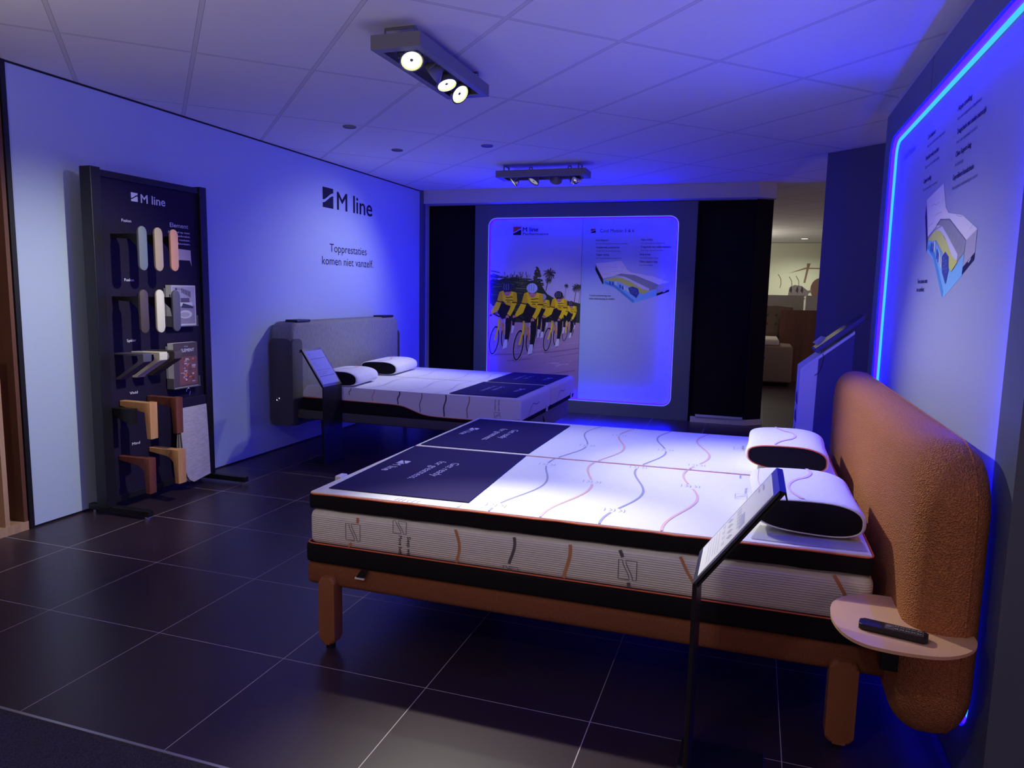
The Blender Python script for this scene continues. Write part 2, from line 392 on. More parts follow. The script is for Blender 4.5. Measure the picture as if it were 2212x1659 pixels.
# dark back wall with a chamfered end
bm = bm_new(); prism(bm, [(-3.9, 8.40), (-0.04, 8.40), (-0.04, 8.32), (-0.035, 8.30), (0.13, 8.44), (0.13, 8.62), (-3.9, 8.62)], 'z', 0, CEIL_Z); struct('wall_back', bm, M_WALL_DARK)
bm = bm_new(); prism(bm, [(-3.9, 8.15), (-0.03, 8.15), (0.15, 8.31), (0.15, 8.40), (-3.9, 8.40)], 'z', 2.445, CEIL_Z); struct('trim_4', bm, M_FASCIA)
bm = bm_new(); prism(bm, [(-0.62, 8.285), (-0.035, 8.285), (0.14, 8.425), (0.14, 8.45), (-0.04, 8.31), (-0.62, 8.31)], 'z', 0, 0.062); box(bm, -0.565, -0.06, 8.27, 8.30, 0.066, 0.088)
struct('baseboard_back', bm, M_TRIM)
# wall behind the right-hand light panel, angled end wall
bm = bm_new(); box(bm, 0.78, 0.9, 2.16, 4.85, 0, CEIL_Z); struct('wall_right', bm, M_WALL_DARK)
bm = bm_new(); box(bm, 0.74, 0.78, 2.16, 5.3, 2.53, CEIL_Z); struct('trim_5', bm, M_FASCIA)
bm = bm_new(); prism(bm, [(0.50, 6.68), (0.88, 6.33), (1.6, 6.33), (1.6, 6.9), (0.52, 6.9)], 'z', 0, CEIL_Z); struct('wall_right_end', bm, M_NAVY)
# shop beyond the opening
bm = bm_new(); box(bm, -5, 4.4, 17.3, 17.4, 0, CEIL_Z); struct('wall_far', bm, M_FARWALL)
bm = bm_new(); box(bm, -5, 0.80, 13.6, 13.7, 0, 1.445); box(bm, 0.80, 3.0, 13.1, 13.2, 1.20, 1.445); struct('wall_partition', bm, nmat('partition_paint', (0.50, 0.47, 0.42), 0.8))
bm = bm_new(); box(bm, 0.42, 3.0, 13.05, 13.1, 0, 1.20); struct('trim_6', bm, M_WOOD)
bm = bm_new(); box(bm, 1.42, 1.60, 13.2, 17.3, 0, CEIL_Z); struct('wall_far_right', bm, M_WALL_DARK)

# ================================================================== LIGHT PANELS
def panel_frame(F, L, W_, Hh, cu0, cu1, cv0, cv1, r, depth):
    """frame with a rounded opening; F(u, v, d): u across, v up, d = distance out of the wall"""
    bm = bm_new()
    inner = rrect(cu0, cu1, cv0, cv1, r, 8)
    n = len(inner)
    cx, cy = (cu0 + cu1) / 2, (cv0 + cv1) / 2
    def outer(p):
        # project to outer rectangle: pick the matching border point
        u, v = p
        if abs(u - cu0) < r + 1e-6 and abs(v - cv0) < r + 1e-6: a = math.atan2(v - cv0 - r, u - cu0 - r)
        else: a = None
        return None
    seg = 9
    out = []
    for c, (cu, cv) in enumerate(((0, 0), (W_, 0), (W_, Hh), (0, Hh))):
        for k in range(seg):
            out.append((cu, cv) if k == seg // 2 else None)
    # simple strips: each corner arc fans to the outer corner, straight sides make quads
    def V(p, d): return bm.verts.new(F(p[0], p[1], d))
    vi = [V(p, depth) for p in inner]; vb = [V(p, depth - 0.036) for p in inner]
    co = [V(p, depth) for p in ((0, 0), (W_, 0), (W_, Hh), (0, Hh))]; cb = [V(p, 0) for p in ((0, 0), (W_, 0), (W_, Hh), (0, Hh))]
    for c in range(4):
        for k in range(8): bm.faces.new((vi[c * 9 + k], vi[c * 9 + k + 1], co[c]))
        a, b = vi[c * 9 + 8], vi[((c + 1) * 9) % n]
        bm.faces.new((a, b, co[(c + 1) % 4], co[c]))
        bm.faces.new((co[c], co[(c + 1) % 4], cb[(c + 1) % 4], cb[c]))
    for i in range(n): bm.faces.new((vi[i], vi[(i + 1) % n], vb[(i + 1) % n], vb[i]))
    bm.faces.new(cb)
    bmesh.ops.recalc_face_normals(bm, faces=bm.faces)
    return bm
def led_loop(F, cu0, cu1, cv0, cv1, r, inset, d0, d1, tilt=0.0, n_side=10):
    """band following the opening; d0..d1 its depth range, inset from the opening; split into short quads"""
    bm = bm_new(); base = rrect(cu0 + inset, cu1 - inset, cv0 + inset, cv1 - inset, r - inset, 5)
    ins2 = inset + tilt
    base2 = rrect(cu0 + ins2, cu1 - ins2, cv0 + ins2, cv1 - ins2, max(r - ins2, 0.01), 5)
    P, Q = [], []
    for i in range(len(base)):
        a, b = base[i], base[(i + 1) % len(base)]; a2, b2 = base2[i], base2[(i + 1) % len(base)]
        L = math.hypot(b[0] - a[0], b[1] - a[1]); m = max(1, int(L / 0.22))
        for k in range(m):
            t = k / m; P.append((a[0] + (b[0] - a[0]) * t, a[1] + (b[1] - a[1]) * t)); Q.append((a2[0] + (b2[0] - a2[0]) * t, a2[1] + (b2[1] - a2[1]) * t))
    A = [bm.verts.new(F(p[0], p[1], d1)) for p in P]; B = [bm.verts.new(F(p[0], p[1], d0)) for p in Q]
    n = len(A)
    for i in range(n): bm.faces.new((A[i], A[(i + 1) % n], B[(i + 1) % n], B[i]))
    return bm

def grid_face(ink, u0, u1, v0, v1, colf, nu=6, nv=10, layer=0):
    lv = ink.up(layer)
    for i in range(nu):
        for j in range(nv):
            a, b = u0 + (u1 - u0) * i / nu, u0 + (u1 - u0) * (i + 1) / nu; c, d = v0 + (v1 - v0) * j / nv, v0 + (v1 - v0) * (j + 1) / nv
            ink.raw([(a, c), (b, c), (b, d), (a, d)], [colf(a, c), colf(b, c), colf(b, d), colf(a, d)], lv)
def lerp(a, b, t): return tuple(x + (y - x) * t for x, y in zip(a, b))
def bluewash(u, v): return (0.50, 0.58, 0.74)

def draw_diagram(ink, T, L=3):
    """cut-away mattress drawing in the coordinates of the drawing (0..1908, 0..1659); T maps to the surface"""
    def P(pts, c, l): ink.poly([T(*p) for p in pts][::-1], c, L + l)
    def Rb(pts, w, c, l): ink.ribbon([T(*p) for p in pts], w, c, L + l)
    P([(300, 770), (290, 850), (420, 1110), (440, 1100), (430, 1020)], (0.02, 0.02, 0.03), 0)
    P([(440, 1040), (440, 1110), (640, 1180), (970, 1450), (1400, 1320), (1400, 1190), (1150, 1290), (640, 1050)], (0.22, 0.50, 0.85), 0)
    P([(450, 1090), (640, 1170), (960, 1440), (985, 1440), (985, 1400), (660, 1130), (470, 1060)], (0.10, 0.30, 0.65), 1)
    P([(300, 735), (760, 690), (870, 860), (950, 905), (1300, 960), (1630, 1075), (1420, 1120), (1000, 960), (650, 970), (430, 1015)], (0.80, 0.76, 0.80), 1)
    P([(1420, 1120), (1630, 1075), (1620, 1215), (1400, 1290)], (0.45, 0.42, 0.50), 2)
    P([(1395, 1275), (1620, 1205), (1615, 1245), (1390, 1318)], (0.01, 0.01, 0.02), 3)
    P([(1500, 1250), (1555, 1228), (1550, 1240), (1510, 1256)], (0.8, 0.8, 0.8), 4)
    P([(650, 950), (760, 920), (1000, 950), (1420, 1120), (1390, 1195), (1250, 1230), (1000, 1060), (800, 970)], (0.32, 0.32, 0.34), 2)
    for k in range(9):
        t = k / 8; Rb([(760 + 600 * t, 925 + 190 * t), (740 + 560 * t, 955 + 230 * t)], 0.002, (0.22, 0.22, 0.25), 3)
    P([(640, 985), (820, 975), (1000, 1060), (1260, 1190), (1250, 1240), (1130, 1190), (900, 1050), (760, 1000)], (0.68, 0.66, 0.78), 3)
    P([(450, 1030), (640, 985), (780, 1000), (950, 1080), (1130, 1190), (1270, 1235), (1150, 1285), (1060, 1255), (880, 1140), (700, 1055), (560, 1050)], (0.62, 0.66, 0.12), 4)
    for (a, b) in ((540, 1065), (590, 1070), (720, 1125), (765, 1150)): P([(a, b - 10), (a + 30, b), (a + 34, b + 62), (a + 4, b + 52)], (0.05, 0.10, 0.45), 4)
    for (a, b) in ((640, 1065), (800, 1150), (850, 1180)): P([(a, b - 10), (a + 36, b), (a + 40, b + 72), (a + 4, b + 60)], (0.62, 0.68, 0.66), 4)
    P([(880, 1180), (960, 1150), (1060, 1190), (1080, 1270), (1030, 1360), (920, 1280)], (0.05, 0.07, 0.30), 5)
    for (a, b) in ((940, 1200), (1000, 1220), (960, 1250), (1020, 1270)): ink.ring(*T(a, b), 0.014, 0.008, 0.002, (0.2, 0.3, 0.6), L + 6)
    for pts in ([(470, 800), (540, 795), (600, 810), (700, 800)], [(590, 880), (700, 875), (780, 880)], [(420, 940), (480, 930), (560, 925)], [(1150, 940), (1230, 960), (1300, 965)], [(1480, 1060), (1540, 1040), (1570, 1010)]):
        Rb(pts, 0.002, (0.4, 0.4, 0.45), 2)
    for (a, b) in ((720, 690), (660, 765), (780, 805)): ink.ring(*T(a, b), 0.010, 0.010, 0.0016, (0.55, 0.5, 0.55), L + 3)
    Rb([(430, 1012), (650, 965), (760, 925), (1000, 950), (1415, 1118), (1400, 1290)], 0.003, (0.15, 0.12, 0.25), 5)

def hmap(h, a, b):
    w = h[6] * a + h[7] * b + h[8]; return ((h[0] * a + h[1] * b + h[2]) / w, (h[3] * a + h[4] * b + h[5]) / w)

# ---- back panel (faces the photographer)
BP_Y = 8.33
def F_back(u, v, d): return (-3.262 + u, 8.43 - d, v)   # d = 0 at wall face, 0.10 at the front
bp = thing('light_panel', (-1.955, 8.38, 0), 'large illuminated panel against the black back wall with cyclists poster and blue glowing edge', 'light panel')
bmf = panel_frame(F_back, 0, 2.61, 2.44, 0.172, 2.415, 0.148, 2.285, 0.10, 0.10)
add_obj('frame', bmf, M_FRAMEGREY, bp)
bm = bm_new(); box(bm, -3.1, -0.84, 8.368, 8.372, 0.14, 2.29); add_obj('backing_board', bm, M_FRAMEGREY, bp)
bm = led_loop(F_back, 0.172, 2.415, 0.148, 2.285, 0.10, 0.008, 0.0655, 0.0905, 0.011); add_obj('led_strip', bm, M_LED, bp)
bm = led_loop(F_back, 0.172, 2.415, 0.148, 2.285, 0.10, -0.001, 0.1005, 0.1010, 0.008); add_obj('led_diffuser', bm, M_LEDCORE2, bp)['label'] = 'pale blue glowing edge line'
bm = bm_new(); box(bm, -1.5735, -1.5715, 8.3285, 8.3295, 2.29, 2.44); add_obj('seam', bm, M_NAVY, bp)
gy = 8.366
def f_back(x, z, l): return (x, gy - l * LAY, z)
ink = Ink(f_back)
grid_face(ink, -1.94, -0.86, 0.165, 2.27, lambda u, v: lerp((0.40, 0.52, 0.80), (0.56, 0.56, 0.74), min(1, max(0, (u + 1.94) / 1.0))), 4, 6)
Hd = [1.166493003, 0.062512289, -1.986913286, 0.090102826, -1.081333856, 2.225397802, 0.046601468, -0.01461578, 1.0]
def T_back(a, b): return hmap(Hd, a / 1908, b / 1659)
draw_diagram(ink, T_back, 3)
ink.logo(-1.845, 2.105, 0.058, 0.046, (0.45, 0.06, 0.02), 2, DARKINK)
ink.text('Cool Motion 5 & 6', -1.735, 2.11, 0.040, DARKINK, 2, width=0.39)
def info(ink, u, v, head, sub, w1, w2, s=1):
    ink.text(head, u, v, 0.021, DARKINK, 2, width=w1, bold=True); ink.text(sub, u, v - 0.036, 0.014, DARKINK, 2, width=w2)
    ink.ring(u - 0.05 * s, v + 0.004, 0.009, 0.009, 0.0012, (0.2, 0.2, 0.45), 2, n=14)
BI = [((300, 335), 'Cool balancer', 'Voor een comfortabele temperatuur en ventilatie', 0.15, 0.37),
      ((305, 465), 'Ventilerende pocketveren', 'Zorgen voor de verende werking', 0.27, 0.28),
      ((305, 595), 'Copper cooling', 'Voor warmteverdeling en temperatuur', 0.15, 0.30),
      ((1110, 325), 'Aqua cooling', 'Voor een aangenaam slaapklimaat', 0.13, 0.27),
      ((1105, 455), 'Traagschuim met unieke matrastijk', 'Voor een optimaal comfort', 0.34, 0.26),
      ((1095, 590), 'Body airtest', 'Voor frisse doorstroming', 0.12, 0.20),
      ((1085, 720), 'Clima support laag', 'Voor drukverlaging', 0.20, 0.15)]
for (a, b), h1, h2, w1, w2 in BI:
    u, v = T_back(a, b); info(ink, u, v, h1, h2, w1, w2)
u, v = T_back(185, 1325); ink.text('7 zones positionering voor', u, v, 0.021, DARKINK, 2, width=0.255, bold=True); ink.text('extra ondersteuning en comfort', u, v - 0.036, 0.021, DARKINK, 2, width=0.30, bold=True)
# cyclists poster
Hp = [1.388419879, 0.095439154, -3.303812689, 0.107245011, -1.650900792, 1.963645318, 0.055467461, -0.022314295, 1.0]
def TP(a, b):
    x, z = hmap(Hp, a / 1487, b / 1659); return (min(max(x, -3.088), -1.944), max(z, 0.165))
def PP(pts, c, l): ink.poly([TP(*p) for p in pts][::-1], c, l)
def PR(pts, w, c, l): ink.ribbon([TP(*p) for p in pts], w * 0.00088, c, l)
def PE(cx, cy, rx, ry, c, l, rot=0, n=16):
    PP([(cx + rx * math.cos(2 * PI * k / n) * math.cos(rot) - ry * math.sin(2 * PI * k / n) * math.sin(rot), cy + rx * math.cos(2 * PI * k / n) * math.sin(rot) + ry * math.sin(2 * PI * k / n) * math.cos(rot)) for k in range(n)], c, l)
def PO(cx, cy, rx, ry, w, c, l, rot=0, n=26):
    ink.ribbon([TP(cx + rx * math.cos(2 * PI * k / n) * math.cos(rot) - ry * math.sin(2 * PI * k / n) * math.sin(rot), cy + rx * math.cos(2 * PI * k / n) * math.sin(rot) + ry * math.sin(2 * PI * k / n) * math.cos(rot)) for k in range(n)], w * 0.00088, c, l, True)
ROAD_Z = TP(700, 960)[1]
grid_face(ink, -3.088, -1.944, ROAD_Z, 2.27, lambda u, v: lerp((0.62, 0.55, 0.66), (0.48, 0.52, 0.78), min(1, max(0, (v - 1.2) / 0.9))), 3, 8)
grid_face(ink, -3.088, -1.944, 0.165, ROAD_Z, lambda u, v: lerp((0.36, 0.22, 0.34), (0.44, 0.30, 0.46), min(1, max(0, (v - 0.3) / 0.6))), 3, 6)
rnd = random.Random(3)
for k in range(26):
    a = rnd.uniform(200, 1150); b = rnd.uniform(1180, 1640); w = rnd.uniform(180, 460)
    PR([(a, b), (a + w, b - rnd.uniform(-20, 60))], rnd.uniform(8, 26), rnd.choice([(0.30, 0.17, 0.28), (0.50, 0.34, 0.50), (0.38, 0.24, 0.36)]), 1)
PP([(190, 680), (700, 700), (900, 780), (1330, 960), (1330, 1020), (820, 1100), (200, 1050)], (0.50, 0.30, 0.42), 1)
PP([(190, 430), (260, 415), (330, 425), (400, 400), (480, 410), (560, 400), (640, 425), (700, 440), (760, 430), (840, 470), (880, 540), (920, 600), (1000, 650), (1330, 720), (1330, 960), (1100, 940), (800, 960), (500, 950), (190, 700)], (0.035, 0.050, 0.028), 2)
for k in range(70):
    a = rnd.uniform(195, 640); b = rnd.uniform(390, 860); w = rnd.uniform(50, 190)
    PR([(a, b), (a + w, b + rnd.uniform(-14, 22))], rnd.uniform(5, 16), rnd.choice([(0.10, 0.13, 0.04), (0.02, 0.03, 0.02), (0.18, 0.20, 0.05), (0.05, 0.08, 0.04)]), 3)
for k in range(14):
    a = 195 + rnd.uniform(0, 60); b = rnd.uniform(300, 470); PR([(a, b), (a + rnd.uniform(60, 130), b + rnd.uniform(20, 45))], rnd.uniform(6, 14), (0.06, 0.07, 0.12), 3)
for k in range(110):
    a = rnd.gauss(540, 110); b = rnd.uniform(320, 470); PR([(a, b), (a + rnd.uniform(-12, 12), b + rnd.uniform(18, 55))], rnd.uniform(3, 8), (0.06, 0.05, 0.04), 2)
for k in range(130):
    t = rnd.random(); a = 800 + rnd.uniform(-1, 1) * (6 + 95 * t); b = 265 + 320 * t; PE(a, b, 16, 10, rnd.choice([(0.04, 0.06, 0.03), (0.09, 0.08, 0.04)]), 3, n=6)
def palm(cx, cy, r, base):
    PR([(cx, cy), (base[0], base[1])], r * 0.14, (0.12, 0.08, 0.09), 3)
    for k in range(22):
        a = 2 * PI * k / 22 + rnd.uniform(-.1, .1); q = r * rnd.uniform(0.75, 1.05)
        PR([(cx, cy), (cx + 0.6 * q * math.cos(a), cy + 0.6 * q * math.sin(a)), (cx + q * math.cos(a), cy + q * math.sin(a) + 0.12 * r)], r * 0.13, rnd.choice([(0.05, 0.05, 0.04), (0.12, 0.11, 0.08), (0.03, 0.03, 0.03)]), 4)
palm(950, 345, 78, (905, 560)); palm(940, 430, 45, (905, 560)); palm(1160, 498, 30, (1128, 700)); palm(1285, 520, 60, (1250, 730)); palm(1335, 505, 30, (1290, 930))
YEL = (0.95, 0.70, 0.01); YEL2 = (0.80, 0.50, 0.01); BLK = (0.015, 0.013, 0.02); SKIN = (0.60, 0.26, 0.24); SOCK = (0.72, 0.74, 0.82)
def rider(ox, oy, s, helmet, lean=0, L=6, wheel_dx=0):
    """front-facing cyclist, drawn about the helmet centre; unit = helmet of 62 px"""
    def q(x, y): return (ox + x * s * (1.0 + 0.12 * min(1, max(0, (y - 20) / 60)) * max(0, min(1, (460 - y) / 80))), oy + y * s)
    def G(pts, c, l): PP([q(*p) for p in pts], c, L + l)
    def W_(pts, w, c, l): PR([q(*p) for p in pts], w * s, c, L + l)
    wx = -170 + wheel_dx
    PO(*q(wx + 150, 620), 52 * s, 168 * s, 20 * s, (0.02, 0.02, 0.03), L, 0.14)
    PO(*q(wx + 150, 620), 60 * s, 178 * s, 7 * s, (0.50, 0.42, 0.46), L, 0.14)
    PO(*q(wx, 700), 60 * s, 185 * s, 24 * s, (0.02, 0.02, 0.03), L + 1, 0.16)
    PO(*q(wx, 700), 68 * s, 196 * s, 9 * s, (0.60, 0.48, 0.48), L + 1, 0.16)
    for k in range(8):
        a = 2 * PI * k / 8; W_([(wx, 700), (wx + 56 * math.cos(a), 700 + 178 * math.sin(a))], 3, (0.3, 0.25, 0.3), 1)
    W_([(-95, 400), (-110, 520), (wx + 8, 700)], 26, YEL, 2); W_([(-95, 400), (-70, 520), (-20, 660)], 20, (0.55, 0.42, 0.10), 2)
    W_([(-60, 470), (-40, 600)], 34, (0.70, 0.25, 0.10), 3); W_([(-30, 420), (-25, 640)], 16, (0.6, 0.55, 0.6), 2)
    G([(-90, 215), (60, 215), (60, 360), (-10, 400), (-60, 420), (-110, 330)], BLK, 3)
    G([(-10, 340), (60, 330), (50, 560), (10, 720), (-30, 710), (-20, 520)], BLK, 3)
    G([(-30, 690), (10, 690), (0, 800), (-60, 820), (-50, 760)], SOCK, 4)
    G([(70, 300), (110, 330), (95, 520), (70, 520)], BLK, 2); G([(70, 500), (100, 510), (80, 600), (55, 610)], SOCK, 2)
    W_([(-190, 330), (-100, 380), (10, 395)], 16, BLK, 4)
    G([(-92, 60), (-50, 40), (30, 45), (110, 62), (122, 160), (95, 215), (60, 250), (-10, 225), (-40, 185), (-90, 150)], YEL, 4)
    G([(-40, 185), (-10, 225), (60, 250), (95, 215), (85, 200), (20, 205)], YEL2, 5)
    G([(-92, 60), (-60, 60), (-50, 170), (-90, 210), (-120, 190)], YEL2, 5); G([(-120, 180), (-62, 190), (-100, 300), (-170, 350), (-190, 320)], YEL, 5)
    G([(80, 70), (118, 70), (124, 200), (70, 200)], YEL2, 5); G([(62, 195), (122, 195), (80, 300), (40, 380), (0, 350), (30, 290)], YEL, 6)
    W_([(-120, 180), (-62, 192)], 14, BLK, 7); W_([(60, 196), (122, 200)], 14, BLK, 7)
    for (a, b, w) in ((-12, 130, 44), (30, 125, 40), (-14, 165, 50), (36, 166, 34), (0, 190, 40)): W_([(a, b), (a + w, b + 3)], 11, (0.06, 0.05, 0.03), 7)
    W_([(8, 50), (8, 220)], 3, YEL2, 6)
    PE(*q(-196, 348), 22 * s, 20 * s, SKIN, L + 5); PE(*q(5, 392), 22 * s, 27 * s, SKIN, L + 7); PE(*q(-190, 366), 14 * s, 12 * s, BLK, L + 7); PE(*q(8, 412), 16 * s, 12 * s, BLK, L + 8)
    G([(-45, 20), (50, 20), (55, 60), (25, 110), (-10, 112), (-35, 80)], SKIN, 6); G([(-45, 30), (-5, 40), (-8, 62), (-40, 56)], (0.03, 0.02, 0.04), 7); G([(5, 40), (50, 28), (50, 52), (10, 60)], (0.03, 0.02, 0.04), 7)
    W_([(-10, 92), (18, 90)], 6, (0.35, 0.06, 0.07), 7)
    PE(*q(0, -6), 68 * s, 62 * s, helmet, L + 8)
    for dx in (-34, -8, 20): W_([(dx, -50), (dx * 1.2, 0), (dx * 0.9, 30)], 9, lerp(helmet, (1, 1, 1), 0.25) if helmet[0] < 0.3 else (0.2, 0.3, 0.6), 9)
rider(870, 640, 0.62, (0.4, 0.4, 0.45), L=5); rider(1100, 640, 0.4, (0.05, 0.05, 0.06), L=5)
rider(1218, 722, 0.52, (0.03, 0.02, 0.05), L=6, wheel_dx=25)
rider(1065, 618, 0.78, (0.03, 0.02, 0.04), L=14, wheel_dx=-10)
rider(425, 522, 0.93, (0.03, 0.03, 0.10), L=16, wheel_dx=0)
rider(738, 535, 1.0, (0.50, 0.58, 0.85), L=26)
ink.logo(-2.785, 2.085, 0.098, 0.098, (0.50, 0.07, 0.03), 2, DARKINK)
ink.text('M line', -2.665, 2.125, 0.052, DARKINK, 2, width=0.19, bold=True); ink.text('Performance', -2.665, 2.083, 0.032, DARKINK, 2, width=0.315)
ink.build('graphic_print', bp)

# ---- right panel (parallel to the left wall)
RX = 0.655
def F_right(u, v, d): return (0.755 - d, 4.73 - u, v)
rp = thing('light_panel', (0.7, 3.42, 0), 'large illuminated panel behind the orange headboard with bright cyan edge and mattress cutaway drawing', 'light panel')
add_obj('frame', panel_frame(F_right, 0, 2.61, 2.44, 0.172, 2.44, 0.148, 2.285, 0.10, 0.10), M_FRAMEGREY, rp)
bm = bm_new(); box(bm, 0.693, 0.697, 2.25, 4.59, 0.13, 2.30); add_obj('backing_board', bm, M_FRAMEGREY, rp)
bm = led_loop(F_right, 0.172, 2.44, 0.148, 2.285, 0.10, 0.006, 0.066, 0.092, 0.010); add_obj('led_strip', bm, M_LED, rp)
bm = bm_new(); pts = rrect(0.172 + 0.022, 2.44 - 0.022, 0.148 + 0.022, 2.285 - 0.022, 0.078, 6)
tube(bm, [F_right(p[0], p[1], 0.067) for p in pts], 0.0095, 8, closed=True); add_obj('led_tube', bm, M_LEDCORE, rp, True)['label'] = 'bright cyan light tube along the edge'
bm = bm_new(); box(bm, 0.6535, 0.6555, 3.60, 3.602, 2.29, 2.44); add_obj('seam', bm, M_NAVY, rp)
gx = 0.690
ink = Ink(lambda u, z, l: (gx - l * LAY, 4.73 - u, z))
grid_face(ink, 0.18, 2.43, 0.16, 2.275, lambda u, v: (0.36, 0.38, 0.56), 4, 6)
def T_right(a, b):
    x, z = T_back(a, b); return ((x + 1.777) * 0.985 + 1.06, (z - 1.794) * 0.96 + 1.885)
draw_diagram(ink, T_right, 3)
for u, v, h1, h2, w1, w2 in ((0.97, 2.125, 'Cool balancer', 'Voor een comfortabele temperatuur', 0.15, 0.33), (0.96, 2.035, 'Ventilerende pocket', 'Zorgen voor de verende werking', 0.25, 0.27), (0.96, 1.935, 'Copper cooling', 'Voor warmteverdeling en temperatuur', 0.15, 0.28),
        (1.48, 2.13, 'Aqua cooling', 'Voor een aangenaam slaapklimaat', 0.19, 0.32), (1.50, 2.04, 'Traagschuim met unieke matrastijk', 'Voor een optimaal comfort', 0.37, 0.28), (1.51, 1.955, 'Clima Support-laag', 'Voor drukverlaging', 0.21, 0.12), (1.50, 1.87, 'Geprofileerd koudschuim', 'Voor optimale ondersteuning en comfort', 0.28, 0.34)):
    info(ink, u, v, h1, h2, w1, w2)
ink.text('Cool Motion', 0.40, 2.13, 0.036, (0.16, 0.13, 0.40), 2, width=0.30)
ink.text('Two zones met', 1.02, 1.488, 0.021, DARKINK, 2, width=0.20, bold=True); ink.text('en comfort', 1.02, 1.452, 0.021, DARKINK, 2, width=0.15, bold=True)
ink.build('graphic_print', rp)

# ================================================================== LETTERING ON THE LEFT WALL
ink = Ink(lambda y, z, l: (-3.8995 + l * LAY, y, z))
ink.logo(6.035, 2.17, 0.182, 0.187, DARKINK, 1, flip=False); ink.text('M line', 6.285, 2.172, 0.178, DARKINK, 1, width=0.68, bold=True)
tag(ink.build('wall_lettering'), 'dark M line logo lettering high on the blue wall above the grey headboard', 'lettering')
ink = Ink(lambda y, z, l: (-3.8995 + l * LAY, y, z))
ink.text('Topprestaties', 6.145, 1.762, 0.082, DARKINK, 1, width=0.70); ink.text('komen niet vanzelf.', 6.012, 1.638, 0.082, DARKINK, 1, width=0.97)
tag(ink.build('wall_lettering'), 'two dark lines of slogan text on the blue wall under the large logo', 'lettering')
LAY = 0.00025
# ================================================================== BED WITH ORANGE HEADBOARD
bed = thing('double_bed', (-0.6, 3.29, 0), 'large rust-orange upholstered bed in the foreground with tall rounded headboard', 'bed')
bm = bm_new()
box(bm, -1.63, 0.46, 2.37, 2.43, 0.25, 0.342, 0.022, 4); box(bm, -1.63, 0.46, 4.14, 4.20, 0.25, 0.342, 0.022, 4); box(bm, -1.63, -1.57, 2.40, 4.17, 0.25, 0.342, 0.022, 4)
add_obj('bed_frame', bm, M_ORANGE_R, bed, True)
bm = bm_new(); box(bm, -1.58, 0.44, 2.42, 4.15, 0.28, 0.335); add_obj('slat_base', bm, M_BLACKKNIT, bed)
def bed_leg(x0, x1, y0, y1):
    bm = bm_new()
    prism(bm, [(p[0], p[1]) for p in rrect(x0, x1, 0.022, 0.298, 0.024, 6)], 'y', y0, y1, 0.012, 3)
    return bm
for x0, x1 in ((-1.558, -1.488), (0.288, 0.372)):
    for y0, y1 in ((2.345, 2.405), (4.165, 4.225)):
        l = add_obj('leg', bed_leg(x0, x1, y0, y1), M_ORANGE_LEG, bed, True)
        bm = bm_new(); cyl(bm, ((x0 + x1) / 2, (y0 + y1) / 2, 0), ((x0 + x1) / 2, (y0 + y1) / 2, 0.024), 0.018, 14)
        g_ = add_obj('foot_glide', bm, M_BLACK, None); g_.parent = l; g_.matrix_parent_inverse = Matrix()
bm = bm_new(); soft_slab(bm, 2.13, 4.44, 0.155, 1.03, 0.20, 'x', 0.445, 0.635, 0.085, 14, 10); hb = add_obj('headboard', bm, M_ORANGE, bed, True)
bm = bm_new(); tube(bm, [(0.585, a, b) for a, b in rrect(2.137, 4.433, 0.162, 1.023, 0.194, 12)], 0.0030, 6, closed=True); s = add_obj('seam', bm, M_ORANGE, None, True); s.parent = hb; s.matrix_parent_inverse = Matrix.Translation(-Vector(bed.location)) if False else Matrix()
TBL = smoothpts([(0.261, 2.223, 0), (0.258, 2.141, 0), (0.277, 2.058, 0), (0.317, 2.008, 0), (0.375, 1.990, 0), (0.444, 1.988, 0), (0.51, 2.000, 0), (0.568, 2.040, 0), (0.605, 2.097, 0), (0.612, 2.16, 0), (0.59, 2.25, 0), (0.53, 2.335, 0), (0.46, 2.362, 0), (0.38, 2.362, 0), (0.315, 2.325, 0), (0.275, 2.27, 0), (0.261, 2.223, 0)], 5)[:-1]
bm = bm_new(); prism(bm, [(p.x, p.y) for p in TBL], 'z', 0.511, 0.520, 0.003, 2); add_obj('side_table', bm, M_SIDETABLE, bed, True)['label'] = 'terracotta rounded side table plate'
bm = bm_new(); box(bm, 0.40, 0.46, 2.20, 2.26, 0.36, 0.511, 0.006); add_obj('table_bracket', bm, M_BLACK, bed)

def zo(x): return 0.012 * (x + 1.61) / 2.0
def warp(bm, f):
    for v in bm.verts: v.co = f(v.co)
def soft_box(x0, x1, y0, y1, z0, z1, r, nx=24, ny=10, wob=0.0, seed=0, seg=4):
    """box cut into strips and rounded, so it can sag and wrinkle"""
    bm = bm_new(); box(bm, x0, x1, y0, y1, z0, z1, r, seg)
    for i in range(1, nx): bmesh.ops.bisect_plane(bm, geom=bm.verts[:] + bm.edges[:] + bm.faces[:], plane_co=(x0 + (x1 - x0) * i / nx, 0, 0), plane_no=(1, 0, 0))
    for i in range(1, ny): bmesh.ops.bisect_plane(bm, geom=bm.verts[:] + bm.edges[:] + bm.faces[:], plane_co=(0, y0 + (y1 - y0) * i / ny, 0), plane_no=(0, 1, 0))
    return bm
def ripple(x, y, s): return math.sin(x * 41 + s) * 0.5 + math.sin(x * 23 + y * 19 + s * 2) * 0.5
CORE = [(2.366, 3.278, 'near'), (3.292, 4.202, 'far')]
